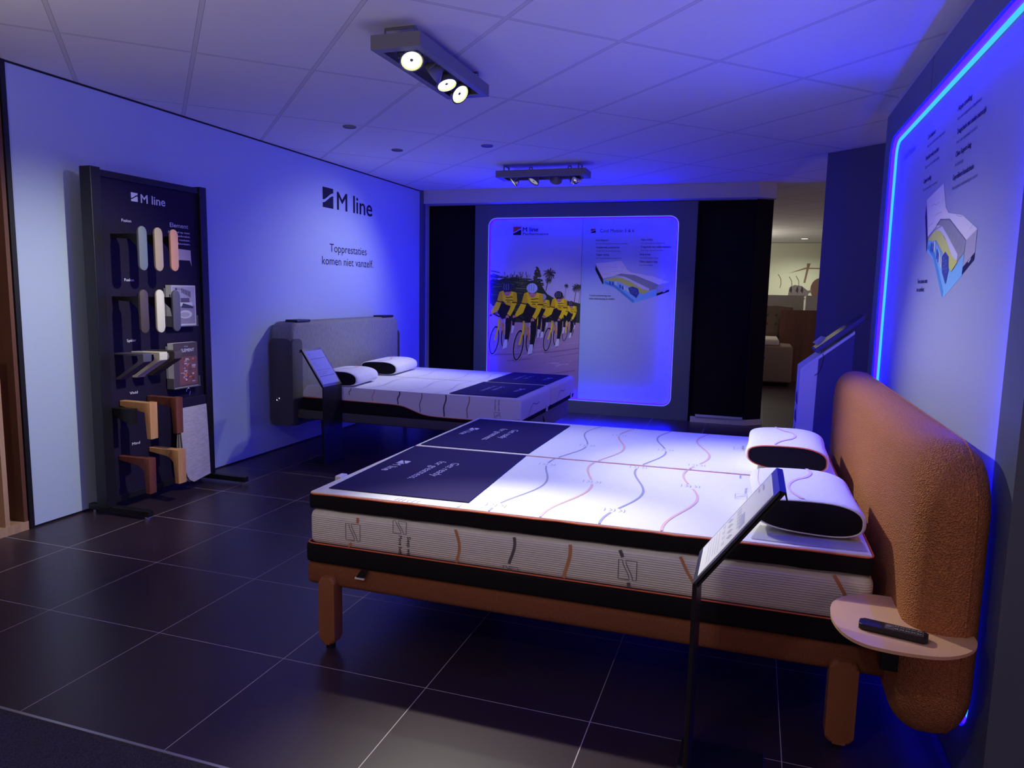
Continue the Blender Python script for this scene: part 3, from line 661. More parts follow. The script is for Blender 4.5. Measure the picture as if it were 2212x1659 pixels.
for (y0, y1, side) in CORE:
    ms = thing('mattress', (-0.6, (y0 + y1) / 2, 0.34), ('white knit mattress with black base band on the orange bed frame, nearest the camera' if side == 'near' else 'white knit mattress on the orange bed frame, the half away from the camera'), 'mattress', 'mattresses on the orange bed')
    bm = soft_box(-1.612, 0.398, y0, y1, 0.415, 0.560, 0.03, 30, 2); warp(bm, lambda c: Vector((c.x, c.y, c.z + (zo(c.x) - 0.003 if c.z > 0.49 else 0.0)))); add_obj('knit_cover', bm, M_KNIT, ms, True)
    bm = bm_new(); box(bm, -1.626, 0.405, y0 - 0.004, y1, 0.343, 0.424, 0.016, 3); add_obj('base_border', bm, M_BLACKKNIT, ms, True)
    bm = bm_new(); tube(bm, [(a, b, 0.4235) for a, b in rrect(-1.622, 0.403, y0 - 0.003, y1, 0.03, 5)], 0.0027, 6, closed=True); add_obj('piping', bm, M_PIPING, ms, True)
    if side == 'near':
        ink = Ink(lambda x, z, l: (x, y0 - 0.0006 - l * LAY, z))
        GL, OL = (0.14, 0.13, 0.15), (0.62, 0.28, 0.14)
        def wav(x, a, ph, z0=0.428, z1=0.552): return [(x + a * math.sin(ph + 3.0 * k / 12), z0 + (z1 - z0) * k / 12) for k in range(13)]
        ink.ribbon([(-1.392, 0.548), (-1.394, 0.525)], 0.011, OL); ink.ribbon([(-1.42, 0.445), (-1.435, 0.428)], 0.009, OL)
        ink.logo_outline(-1.445, 0.455, 0.062, 0.066, 0.0028, GL, 1, True); ink.logo_outline(-1.242, 0.508, 0.055, 0.048, 0.0025, GL, 1, True)
        ink.text('Sleep well.', -1.183, 0.500, 0.015, (0.02, 0.02, 0.03), 1, width=0.082, rot=-PI / 2, bold=True); ink.text('Move better.', -1.218, 0.500, 0.015, (0.02, 0.02, 0.03), 1, width=0.09, rot=-PI / 2, bold=True)
        ink.ribbon(wav(-0.988, 0.016, 0.2), 0.011, OL); ink.ribbon(wav(-0.772, -0.012, 2.4, 0.452), 0.011, GL); ink.logo_outline(-0.802, 0.420, 0.055, 0.022, 0.0022, GL, 1, True)
        ink.ribbon(wav(-0.569, -0.012, 2.2), 0.012, OL)
        ink.ribbon([(-0.385, 0.556), (-0.375, 0.532)], 0.012, GL); ink.logo_outline(-0.388, 0.455, 0.062, 0.068, 0.0028, GL, 1, True); ink.ribbon([(-0.352, 0.446), (-0.350, 0.429)], 0.012, GL)
        ink.ribbon([(-0.185, 0.560), (-0.16, 0.51), (-0.128, 0.46), (-0.118, 0.429)], 0.010, OL); ink.ribbon([(0.282, 0.565), (0.315, 0.51), (0.345, 0.43)], 0.011, OL)
        ink.build('printed_pattern', ms)
        bm = bm_new(); prism(bm, [(-1.375, 0.345), (-1.345, 0.345), (-1.365, 0.312), (-1.398, 0.312)], 'y', 2.357, 2.362); add_obj('strap', bm, M_BLACK, ms)
        bm = bm_new(); box(bm, -1.402, -1.362, 2.356, 2.3625, 0.306, 0.313); add_obj('strap_stitching', bm, M_PAPER, ms)['label'] = 'white stitched end of the strap'

def wave_line(x0, amp, y0, y1, n=60, ph=0.0):
    return [(x0 + amp * math.sin(2 * PI * (y - 2.605) / 0.78), y) for y in [y0 + (y1 - y0) * k / n for k in range(n + 1)]]
TOPZ = 0.629
for (y0, y1, side) in CORE:
    tp = thing('mattress_topper', (-0.6, (y0 + y1) / 2, 0.56), ('white topper with orange piping and black edge, nearest the camera on the orange bed' if side == 'near' else 'white topper with orange piping on the far half of the orange bed'), 'topper', 'toppers on the orange bed')
    ya = y0 + 0.002
    bm = soft_box(-1.612, 0.392, ya, y1, 0.560, 0.622, 0.012, 40, 2)
    warp(bm, lambda c: Vector((c.x, c.y, c.z + zo(c.x) + (ripple(c.x, c.y, y0) * 0.0022 if c.z < 0.59 else 0)))); add_obj('black_border', bm, M_BLACKKNIT, tp, True)
    bm = soft_box(-1.606, 0.386, ya + 0.004, y1 - 0.004, 0.612, TOPZ, 0.006, 20, 4, seg=2); warp(bm, lambda c: Vector((c.x, c.y, c.z + zo(c.x)))); add_obj('top_cover', bm, M_TOPWHITE, tp, True)
    bm = bm_new(); pts = rrect(-1.611, 0.391, ya, y1, 0.025, 5); P2 = []
    for i in range(len(pts)):
        a, b = pts[i], pts[(i + 1) % len(pts)]; m = max(1, int(math.hypot(b[0] - a[0], b[1] - a[1]) / 0.08))
        for k in range(m): P2.append((a[0] + (b[0] - a[0]) * k / m, a[1] + (b[1] - a[1]) * k / m))
    tube(bm, [(a, b, 0.6215 + zo(a) + 0.0015 * ripple(a, b, 1)) for a, b in P2], 0.0029, 6, closed=True); add_obj('piping', bm, M_PIPING, tp, True)['label'] = 'thin orange piping'
    ink = Ink(lambda x, y, l: (x, y, TOPZ + zo(x) + 0.0008 + l * LAY))
    GL, OL = (0.42, 0.42, 0.50), (0.86, 0.56, 0.46)
    lo, hi = ya + 0.008, y1 - 0.008
    for x0, c, w in ((-0.822, GL, 0.008), (-0.63, OL, 0.010), (-0.42, GL, 0.009), (-0.21, OL, 0.010)):
        gaps = {-0.822: (2.45, 3.14, 3.62), -0.63: (2.91, 3.95), -0.42: (2.545, 3.24, 3.66), -0.21: (2.99, 3.38)}[x0]
        seg = []; L = wave_line(x0, 0.043, lo, hi, 90, PI)
        for p in L + [None]:
            if p is None or any(abs(p[1] - g) < 0.028 for g in gaps):
                if len(seg) > 2: ink.ribbon(seg, w, c, 1)
                seg = []
            else: seg.append(p)
        for gpos in gaps:
            if lo < gpos < hi:
                xx = wave_line(x0, 0.043, gpos, gpos + 0.01, 1, PI)[0][0]
                for k, dx in enumerate((-0.036, -0.018, 0, 0.018, 0.036)):
                    ink.ribbon([(xx + dx, gpos - 0.018), (xx + dx + (0.010 if k % 2 else 0.002), gpos), (xx + dx - 0.002, gpos + 0.018)], 0.0022, (0.35, 0.35, 0.45), 1)
    if side == 'near':
        for dx in (-0.05, -0.035, -0.02, 0.0, 0.02, 0.04): ink.ribbon([(-1.19 + dx, 2.376), (-1.185 + dx, 2.405)], 0.0025, (0.45, 0.45, 0.55))
        ink.ribbon([(-0.985, 2.378), (-0.99, 2.425)], 0.010, OL)
        ink.text('Move better.', 0.005, 3.04, 0.012, (0.2, 0.2, 0.3), 1, width=0.09, rot=-PI / 2); ink.logo_outline(-0.03, 2.87, 0.045, 0.07, 0.002, (0.3, 0.3, 0.4)); ink.text('Sleep well.', -0.02, 3.26, 0.012, (0.2, 0.2, 0.3), 1, width=0.06, rot=-PI / 2)
    else:
        ink.text('Sleep well.', -0.02, 3.92, 0.014, (0.2, 0.2, 0.3), 1, width=0.10, rot=-PI / 2); ink.logo_outline(-0.06, 3.80, 0.05, 0.08, 0.002, (0.3, 0.3, 0.4))
    ink.build('printed_pattern', tp)
    if side == 'near':
        bm = bm_new(); box(bm, -1.640, -1.608, 2.60, 2.655, 0.595, 0.632, 0.006); add_obj('corner_tag', bm, M_PAPER, tp)['label'] = 'small white tag on the foot edge'
        bm = bm_new(); box(bm, -1.648, -1.612, 2.50, 2.59, 0.585, 0.604, 0.004); add_obj('zip_pull', bm, M_BLACK, tp)
# navy protectors at the foot end
def foot_cover(name_lab, pts, txt, zf, group):
    bm = bm_new(); v = [bm.verts.new((x, y, zf(x) + 0.0022)) for x, y in pts]; f = bm.faces.new(v)
    r = bmesh.ops.extrude_face_region(bm, geom=[f]); 
    for e in r['geom']:
        if isinstance(e, bmesh.types.BMVert): e.co.z += 0.0022
    bmesh.ops.recalc_face_normals(bm, faces=bm.faces)
    cx = sum(p[0] for p in pts) / 4; cy = sum(p[1] for p in pts) / 4
    t = thing('foot_cover', (cx, cy, zf(cx)), name_lab, 'mattress protector', group)
    add_obj('cloth', bm, M_NAVYCOVER, t)
    ink = Ink(lambda x, y, l: (x, y, zf(x) + 0.0048 + l * LAY)); txt(ink); ink.build('lettering', t)
    return t
ztop = lambda x: TOPZ + zo(x)
LET = (0.60, 0.58, 0.76)
def txt_near(ink):
    ink.text('Get ready', -1.265, 2.99, 0.040, LET, 1, width=0.25, rot=-PI / 2); ink.text('for greatness.', -1.335, 3.0, 0.040, LET, 1, width=0.335, rot=-PI / 2)
    ink.logo(-1.505, 2.95, 0.046, 0.05, LET, 1, rot=-PI / 2); ink.text('M line', -1.505, 2.90, 0.042, LET, 1, width=0.145, rot=-PI / 2, bold=True)
def txt_far(ink):
    ink.text('Get ready', -1.265, 3.86, 0.040, LET, 1, width=0.25, rot=-PI / 2); ink.text('for greatness.', -1.335, 3.87, 0.040, LET, 1, width=0.335, rot=-PI / 2)
    ink.logo(-1.505, 3.83, 0.046, 0.05, LET, 1, rot=-PI / 2); ink.text('M line', -1.505, 3.78, 0.042, LET, 1, width=0.145, rot=-PI / 2, bold=True)
foot_cover('navy foot-end cloth reading Get ready for greatness, nearest the camera on the orange bed', [(-1.556, 2.425), (-0.968, 2.44), (-1.002, 3.268), (-1.585, 3.262)], txt_near, ztop, 'foot cloths on the orange bed')
foot_cover('navy foot-end cloth reading Get ready for greatness, on the far half of the orange bed', [(-1.58, 3.312), (-1.005, 3.315), (-0.995, 4.12), (-1.57, 4.13)], txt_far, ztop, 'foot cloths on the orange bed')

def pillow(lab, x0, x1, y0, y1, z0, h, tilt, group, rz=0.0, seed=0, pipe=False):
    """contour pillow: white knit wrapped round along y, black knit end caps"""
    cx, cy = (x0 + x1) / 2, (y0 + y1) / 2
    t = thing('pillow', (cx, cy, z0), lab, 'pillow', group)
    n = 44; a = (x1 - x0) / 2; b = h / 2; L = (y1 - y0) / 2
    def prof(k, s=1.0, sz=None):
        th = 2 * PI * k / n; c, d = math.cos(th), math.sin(th); e = 0.72
        X = math.copysign(abs(c) ** e, c) * a * s; Z = math.copysign(abs(d) ** e, d) * b * (s if sz is None else sz)
        if Z > 0: Z *= 1 + 0.10 * math.sin(2.2 * X / a)
        return X, Z
    def P(X, Y, Z):
        q = Vector((X * math.cos(rz) - Y * math.sin(rz), X * math.sin(rz) + Y * math.cos(rz), 0))
        return (cx + q.x, cy + q.y, z0 + b * 1.0 + Z + tilt * X)
    st = [(-1.0, 0.93, 0.90), (-0.985, 0.975, 0.955), (-0.93, 1.0, 0.985), (-0.7, 1.0, 1.0), (-0.35, 0.985, 1.02), (0, 0.98, 1.03), (0.35, 0.985, 1.02), (0.7, 1.0, 1.0), (0.93, 1.0, 0.985), (0.985, 0.975, 0.955), (1.0, 0.93, 0.90)]
    bm = bm_new(); R = []
    for (s, sx, sz) in st: R.append([bm.verts.new(P(prof(k, sx, sz)[0], s * L, prof(k, sx, sz)[1])) for k in range(n)])
    for i in range(len(R) - 1):
        for k in range(n): bm.faces.new((R[i][k], R[i][(k + 1) % n], R[i + 1][(k + 1) % n], R[i + 1][k]))
    bmesh.ops.recalc_face_normals(bm, faces=bm.faces); add_obj('cover', bm, M_PILLOW, t, True)
    for sg in (-1, 1):
        bm = bm_new(); rings = []
        for (s, off) in ((0.93, 1.0), (0.86, 1.012), (0.6, 1.03), (0.3, 1.035)):
            rings.append([bm.verts.new(P(prof(k, s, s * 0.965)[0], sg * off * L, prof(k, s, s * 0.965)[1])) for k in range(n)])
        for i in range(len(rings) - 1):
            for k in range(n): bm.faces.new((rings[i][k], rings[i][(k + 1) % n], rings[i + 1][(k + 1) % n], rings[i + 1][k]))
        bm.faces.new(rings[-1]); bmesh.ops.recalc_face_normals(bm, faces=bm.faces); add_obj('end_panel', bm, M_BLACKKNIT, t, True)['label'] = 'black knit end panel'
    bm = bm_new(); tube(bm, [P(prof(k, 0.935, 0.91)[0], -L * 1.003, prof(k, 0.935, 0.91)[1]) for k in range(n)], 0.0028, 5, closed=True); pp_ = add_obj('piping', bm, M_PIPING if pipe else M_PILLOW, t, True)
    if pipe: pp_['label'] = 'coral piping'
    def f(u, v, l):  # u: -1..1 along the pillow, v: profile angle
        k = v / (2 * PI) * n; X, Z = prof(k); i = min(max((u + 1) / 2, 0), 1)
        sz = 1.0 + 0.03 * (1 - u * u); sx = 1 - 0.02 * (1 - u * u)
        return P(X * sx, u * L, Z * sz + 0.0012 + l * LAY)
    ink = Ink(f); pts = [(-0.96 + 1.92 * k / 40, PI * 0.50 + 0.16 * math.sin(k / 40 * 5.4 + seed) + 0.05) for k in range(41)]
    ink.ribbon(pts, 0.045, (0.84, 0.60, 0.62), 1)
    if seed == 0: ink.ribbon([(-0.2 + 1.1 * k / 20, PI * 0.80 + 0.06 * math.sin(k / 20 * 4)) for k in range(21)], 0.04, (0.86, 0.62, 0.55), 1)
    ink.build('printed_line', t)
    return t
pillow('white pillow with black oval end on the near half of the orange bed', 0.025, 0.375, 2.47, 2.93, ztop(0.2) + 0.010, 0.118, -0.055, 'pillows on the orange bed', 0.02, 0)
pillow('white pillow with black oval end on the far half of the orange bed', 0.005, 0.355, 3.36, 3.84, ztop(0.2) + 0.010, 0.118, -0.05, 'pillows on the orange bed', -0.03, 2, True)

tcl = bm_new(); v = [tcl.verts.new((x, y, ztop(x) + 0.0035)) for x, y in ((0.03, 2.395), (0.20, 2.385), (0.375, 2.392), (0.372, 2.47), (0.33, 2.52), (0.06, 2.55))]; tcl.faces.new(v)
bmesh.ops.solidify(tcl, geom=tcl.faces[:], thickness=0.004)
tag(add_obj('folded_cloth', tcl, M_PILLOW), 'folded white cloth lying in front of the nearest pillow on the orange bed', 'cloth')
# remote control on the side table
rm = thing('remote_control', (0.41, 2.09, 0.52), 'black remote control lying on the terracotta side table', 'remote control')
rot = Matrix.Translation(Vector((0.405, 2.094, 0.5205))) @ Matrix.Rotation(math.radians(-14), 4, 'Z')
def rmesh(name, bm, m, sm=False):
    bm.transform(rot); return add_obj(name, bm, m, rm, sm)
bm = bm_new(); prism(bm, rrect(-0.083, 0.083, -0.023, 0.023, 0.010, 5), 'z', 0, 0.017, 0.004, 3); rmesh('body', bm, M_BLACK, True)
bm = bm_new(); box(bm, -0.02, 0.072, -0.017, 0.017, 0.017, 0.0178); rmesh('keypad', bm, nmat('grey_keypad', (0.10, 0.08, 0.09), 0.4))
for i in range(5):
    for j in (-1, 1):
        bm = bm_new(); x = 0.008 + i * 0.0135; box(bm, x - 0.0052, x + 0.0052, j * 0.0085 - 0.0055, j * 0.0085 + 0.0055, 0.0178, 0.0192, 0.0015, 2); rmesh('button', bm, M_BLACK)
        bm = bm_new()
        for (a, b, c, d) in ((-0.0035, 0.0035, 0.0032, 0.0038), (-0.0035, 0.0035, -0.0038, -0.0032), (-0.0038, -0.0032, -0.0035, 0.0035), (0.0032, 0.0038, -0.0035, 0.0035)): box(bm, x + a, x + b, j * 0.0085 + c, j * 0.0085 + d, 0.0192, 0.0194)
        rmesh('button_print', bm, M_PAPER)
bm = bm_new(); cyl(bm, (-0.010, 0, 0.0178), (-0.010, 0, 0.0195), 0.007, 16); rmesh('dial', bm, M_LIGHTGREY)

# ================================================================== INFORMATION STANDS
def info_stand(name, x, y0, y1, lab, dirx, low, top, screen_draw):
    """sheet-metal stand: flat stem standing across x, folded into a sloping plate with a display"""
    t = thing(name, (x, (y0 + y1) / 2, 0), lab, 'information stand', 'information stands beside the beds')
    bm = bm_new(); box(bm, x - 0.006, x + 0.006, y0, y1, 0.006, low[1] + 0.004, 0.0015, 1); add_obj('stem', bm, M_BLACK, t)
    bm = bm_new(); xs = sorted((x - dirx * 0.03, x + dirx * 0.22)); box(bm, xs[0], xs[1], y0, y1, 0, 0.008, 0.002, 1); add_obj('base_plate', bm, M_BLACK, t)
    A = Vector((low[0], 0, low[1])); B = Vector((top[0], 0, top[1])); d = (B - A); L = d.length; d.normalize(); nrm = Vector((-d.z, 0, d.x)) * (1 if dirx > 0 else -1)
    def pt(u, y, h): q = A + d * u + nrm * h; return (q.x, y, q.z)
    def slab(u0, u1, ya, yb, h0, h1, name, m):
        bm = bm_new(); vs = [bm.verts.new(pt(u, y, h)) for u in (u0, u1) for y in (ya, yb) for h in (h0, h1)]
        for q in ((0, 1, 3, 2), (4, 6, 7, 5), (0, 4, 5, 1), (2, 3, 7, 6), (0, 2, 6, 4), (1, 5, 7, 3)): bm.faces.new([vs[i] for i in q])
        bmesh.ops.recalc_face_normals(bm, faces=bm.faces); return add_obj(name, bm, m, t)
    slab(0, L, y0, y1, -0.010, -0.004, 'back_plate', M_BLACK)
    slab(0, L, y0, y1, 0, 0.007, 'display_frame', M_FRAMEDISP)
    slab(0.02, L - 0.022, y0 + 0.016, y1 - 0.016, 0.007, 0.0085, 'display_card', M_PAPER)
    lip = bm_new(); q0 = pt(L, 0, 0.006); prism(lip, [(q0[0], q0[2]), (q0[0] + dirx * 0.016, q0[2] - 0.003), (q0[0] + dirx * 0.022, q0[2] - 0.028), (q0[0] + dirx * 0.018, q0[2] - 0.028), (q0[0] + dirx * 0.012, q0[2] - 0.008), (q0[0], q0[2] - 0.008)], 'y', y0, y1); add_obj('folded_lip', lip, M_BLACK, t)
    ink = Ink(lambda u, v, l: pt(v, (y1 - u) if dirx > 0 else (y0 + u), 0.0086 + l * LAY)); screen_draw(ink, y1 - y0, L); ink.build('display_print', t)
    return t
M_FRAMEDISP = nmat('dark_display_frame', (0.05, 0.05, 0.06), 0.3)
def page1(ink, w, L):
    ink.rect(0.022, 0.026, w - 0.022, L - 0.028, (0.78, 0.78, 0.80), 1)
    g = (0.35, 0.35, 0.42)
    for k in range(4):
        a = 0.035 + 0.05 * k
        ink.poly([(a, 0.15), (a + 0.03, 0.165), (a + 0.036, 0.15), (a + 0.006, 0.135)], (0.5, 0.5, 0.56), 2); ink.ribbon([(a, 0.125), (a + 0.035, 0.125)], 0.002, g, 2); ink.ribbon([(a, 0.118), (a + 0.028, 0.118)], 0.002, g, 2)
    ink.text('Cool Motion', 0.035, L - 0.06, 0.010, g, 2); ink.text('5, 6, 7 & 8', 0.035, L - 0.078, 0.008, g, 2)
    for k in range(5): ink.ribbon([(0.035, 0.10 - k * 0.012), (w - 0.04 - 0.01 * (k % 3), 0.10 - k * 0.012)], 0.0018, (0.5, 0.5, 0.56), 2)
    ink.rect(0.12, 0.19, w - 0.04, 0.215, (0.45, 0.45, 0.62), 2)
    for k in range(6): ink.rect(0.04 + 0.03 * k, 0.18, 0.058 + 0.03 * k, 0.20, (0.55, 0.55, 0.62), 2)
info_stand('information_stand', -0.112, 1.97, 2.24, 'slim black information stand in front of the orange bed, its sloping card seen edge on', 1, (-0.111, 0.628), (0.095, 0.912), page1)
def page2(ink, w, L):
    ink.rect(0.018, 0.020, w - 0.018, L - 0.022, (0.34, 0.36, 0.80), 1)
    g = (0.10, 0.10, 0.28)
    ink.text('M line', 0.035, L - 0.055, 0.010, g, 2); ink.ribbon([(0.03, L - 0.10), (w - 0.03, L - 0.095)], 0.0035, g, 2)
    for k in range(4): ink.ribbon([(0.035, L - 0.13 - k * 0.012), (0.09, L - 0.13 - k * 0.012)], 0.0015, (0.25, 0.25, 0.5), 2)
    ink.text('Topcollectie  boxspring', 0.035, 0.145, 0.009, g, 2, width=w - 0.075); ink.text('vlakke uitvoering', 0.035, 0.125, 0.008, g, 2, width=0.13); ink.text('met hoofdbord', 0.035, 0.108, 0.008, g, 2, width=0.12)
    ink.ribbon([(0.03, 0.09), (w - 0.03, 0.094)], 0.004, g, 2)
info_stand('information_stand', -3.2, 4.92, 5.19, 'slim black information stand beside the grey bed by the left wall', -1, (-3.2, 0.635), (-3.395, 0.925), page2)

# white lectern beyond the orange headboard
lc = thing('lectern', (0.48, 5.12, 0), 'white lectern with sloping top holding a dark tablet, beyond the orange headboard', 'lectern')
bm = bm_new(); prism(bm, [(0.295, 0), (0.300, 0.965), (0.60, 1.213), (0.60, 1.195), (0.312, 0.955), (0.307, 0)], 'y', 4.95, 5.28); add_obj('front_and_top_board', bm, M_WHITE, lc)
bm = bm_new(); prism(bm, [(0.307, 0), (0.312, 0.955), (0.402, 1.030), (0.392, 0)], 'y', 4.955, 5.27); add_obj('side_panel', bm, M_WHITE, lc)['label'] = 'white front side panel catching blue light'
bm = bm_new(); prism(bm, [(0.392, 0), (0.402, 1.030), (0.60, 1.195), (0.60, 0)], 'y', 4.957, 5.27); add_obj('shaded_side_panel', bm, M_NAVY, lc)['label'] = 'rear part of the white side, its shade given as navy colour'  # shaded rear of the white side, the shadow edge built as navy colour
ink = Ink(lambda y, z, l: (0.2998 - 0.005 * (1 - z / 0.965) - l * LAY, 5.28 - y, z))
for z in (0.72, 0.60, 0.48): ink.poly([(0.06, z), (0.27, z), (0.27, z + 0.03), (0.17, z + 0.09), (0.06, z + 0.05)], (0.05, 0.05, 0.10), 1); ink.ribbon([(0.06, z - 0.02), (0.25, z - 0.02)], 0.006, (0.2, 0.2, 0.3), 1)
ink.build('front_print', lc)
tb = thing('tablet', (0.55, 5.1, 1.16), 'dark tablet lying on the sloping top of the white lectern', 'tablet')
sl = math.atan2(1.213 - 0.965, 0.30)
mt = Matrix.Translation(Vector((0.395, 5.10, 1.062))) @ Matrix.Rotation(-sl, 4, 'Y')
bm = bm_new(); box(bm, 0, 0.37, -0.12, 0.12, 0.002, 0.032, 0.006, 2); bm.transform(mt); add_obj('body', bm, M_NAVY, tb)
bm = bm_new(); box(bm, 0.012, 0.358, -0.11, 0.11, 0.032, 0.033); bm.transform(mt); add_obj('screen', bm, nmat('tablet_glass', (0.01, 0.01, 0.02), 0.1), tb)
bm = bm_new(); v = [bm.verts.new(p) for p in ((0.385, 5.30, 1.115), (0.398, 5.10, 1.112), (0.50, 5.05, 1.153), (0.435, 5.30, 1.160), (0.415, 5.18, 1.135))]
bm.faces.new((v[0], v[1], v[4])); bm.faces.new((v[1], v[2], v[4])); bm.faces.new((v[2], v[3], v[4])); bm.faces.new((v[3], v[0], v[4]))
bmesh.ops.solidify(bm, geom=bm.faces[:], thickness=0.002)
tag(add_obj('price_card', bm, M_PAPER), 'white folded card lying at the lower end of the tablet on the lectern', 'card')
bm = bm_new(); tube(bm, smoothpts([(0.425, 4.95, 1.065), (0.430, 4.945, 1.04), (0.422, 4.94, 0.99), (0.408, 4.94, 0.95), (0.385, 4.945, 0.925)], 6), 0.0022, 6); add_obj('cable', bm, M_BLACK, lc)

# ================================================================== GREY BED BY THE LEFT WALL
gb = thing('double_bed', (-2.7, 6.1, 0), 'grey upholstered bed with wide rounded headboard standing against the blue wall', 'bed')
bm = bm_new(); soft_slab(bm, 5.185, 7.115, 0.235, 1.125, 0.10, 'x', -3.885, -3.665, 0.035, 8, 6); add_obj('headboard', bm, M_GREYFAB, gb, True)
for ya, yb in ((5.168, 5.19), (7.11, 7.132)):
    bm = bm_new(); prism(bm, rrect(-3.882, -3.66, 0.245, 0.985, 0.045, 6), 'y', ya, yb, 0.006, 2); add_obj('side_wing', bm, M_DARKGREY, gb, True)['label'] = 'dark upholstered side wing'
bm = bm_new(); prism(bm, rrect(5.166, 5.31, 0.247, 0.983, 0.04, 6), 'x', -3.69, -3.650, 0.006, 2); add_obj('wing_front', bm, M_DARKGREY, gb, True)
bm = bm_new(); tube(bm, [(-3.80 + 0.014 * math.cos(a), 5.166, 0.47 + 0.014 * math.sin(a)) for a in [2 * PI * k / 16 for k in range(16)]], 0.004, 6, closed=True); add_obj('socket_ring', bm, M_CHROME, gb)
for ya, yb in ((5.27, 5.47), (6.78, 7.01)):
    bm = bm_new(); box(bm, -3.79, -3.67, ya, yb, 1.122, 1.142, 0.006, 2); add_obj('reading_light', bm, M_BLACK, gb)
bm = bm_new(); box(bm, -3.66, -1.78, 5.23, 6.93, 0.305, 0.382, 0.012, 3); add_obj('bed_frame', bm, M_DARKGREY, gb, True)
bm = bm_new(); box(bm, -1.80, -1.70, 5.40, 6.94, 0.215, 0.382, 0.012, 3); add_obj('foot_board', bm, M_GREYFAB, gb, True)
for x in (-3.45, -1.95):
    for y in (5.32, 6.84):
        bm = bm_new(); cyl(bm, (x, y, 0.0), (x, y, 0.31), 0.018, 14, 0.026); add_obj('leg', bm, M_BLACK, gb, True)
bm = bm_new(); tube(bm, smoothpts([(-1.72, 6.02, 0.39), (-1.70, 6.03, 0.33), (-1.69, 6.04, 0.27), (-1.70, 6.05, 0.21), (-1.74, 6.06, 0.16)], 5), 0.006, 6); add_obj('cable', bm, M_BLACK, gb)
bm = bm_new(); tube(bm, [(-1.72, 6.06, 0.16), (-1.60, 5.93, 0.03)], 0.012, 6); tube(bm, [(-1.72, 6.06, 0.24), (-1.72, 6.06, 0.16)], 0.012, 6); add_obj('stand_foot', bm, M_BLACK, gb)
for (y0, y1, side) in ((5.225, 6.075, 'near'), (6.095, 6.945, 'far')):
    ms = thing('mattress', (-2.6, (y0 + y1) / 2, 0.39), ('white mattress with black base band on the grey bed, nearest the camera' if side == 'near' else 'white mattress with black base band on the grey bed, the half beside the cyclists poster'), 'mattress', 'mattresses on the grey bed')
    low = [(-3.60, 0.495), (-3.0, 0.490), (-2.72, 0.486), (-2.62, 0.470), (-2.50, 0.430), (-2.40, 0.415), (-2.2, 0.412), (-1.9, 0.415), (-1.652, 0.432)]
    bm = bm_new(); prism(bm, low + [(-1.650, 0.570), (-1.662, 0.592), (-1.69, 0.603), (-2.6, 0.600), (-3.50, 0.604), (-3.56, 0.592), (-3.60, 0.545)], 'y', y0, y1, 0.014, 3); add_obj('knit_cover', bm, M_TOPWHITE, ms, True)
    bm = bm_new(); prism(bm, [(-3.60, 0.392), (-1.70, 0.385), (-1.655, 0.395), (-1.654, 0.434)] + [(a, b + 0.002) for a, b in low[::-1]], 'y', y0 + 0.002, y1 - 0.002, 0.006, 2); add_obj('base_border', bm, M_BLACKKNIT, ms, True)
    if side == 'near':
        bm = bm_new(); tube(bm, smoothpts([(a, y0 - 0.001, b) for a, b in low], 3), 0.0028, 6); add_obj('piping', bm, M_PIPING, ms)
    ink = Ink(lambda x, z, l: (x, y0 - 0.0006 - l * LAY, z)); GL, OL = (0.10, 0.09, 0.12), (0.55, 0.30, 0.24)
    if side == 'near':
        for x, c, w, z0 in ((-3.141, GL, 0.006, 0.54), (-2.925, OL, 0.005, 0.50), (-2.693, GL, 0.011, 0.492), (-2.496, GL, 0.006, 0.44), (-2.286, GL, 0.011, 0.42), (-2.088, OL, 0.009, 0.42)):
            ink.ribbon([(x + 0.02 * (0.5 - k / 8) + 0.006 * math.sin(k), z0 + (0.597 - z0) * (1 - k / 8)) for k in range(9)], w, c)
        ink.text('Sleep well.', -1.835, 0.585, 0.012, GL, 1, width=0.09, rot=-PI / 2, bold=True); ink.text('Move better.', -1.865, 0.585, 0.012, GL, 1, width=0.09, rot=-PI / 2, bold=True); ink.logo_outline(-1.868, 0.435, 0.05, 0.05, 0.003, GL)
    ink2 = Ink(lambda y, z, l: (-1.6500 + 0.0006 + l * LAY, y, z))
    ink2.ribbon([(y0 + 0.20, 0.435), (y0 + 0.26, 0.50), (y0 + 0.33, 0.525), (y0 + 0.42, 0.505), (y0 + 0.5, 0.515)], 0.005, (0.12, 0.10, 0.25), 1)
    for k in range(len(ink2.v)): ink.v.append(ink2.v[k])
    off = len(ink.v) - len(ink2.v); ink.fc += [tuple(i + off for i in q) for q in ink2.fc]; ink.c += ink2.c
    # faint pattern on the top
    ink3 = Ink(lambda x, y, l: (x, y, 0.6046 + l * LAY))
    for x in (-3.0, -2.62, -2.38):
        ink3.ribbon([(x + 0.035 * math.sin(2 * PI * k / 24), y0 + 0.02 + (y1 - y0 - 0.04) * k / 24) for k in range(25)], 0.005, (0.45, 0.45, 0.55), 1)
    off = len(ink.v); ink.v += ink3.v; ink.fc += [tuple(i + off for i in q) for q in ink3.fc]; ink.c += ink3.c
    ink.build('printed_pattern', ms)
    bm = bm_new(); box(bm, -1.650, -1.643, y1 - 0.15, y1 - 0.10, 0.40, 0.455, 0.002, 1); add_obj('care_label', bm, M_PAPER, ms)
zt2 = lambda x: 0.6036
LETB = (0.42, 0.40, 0.60)
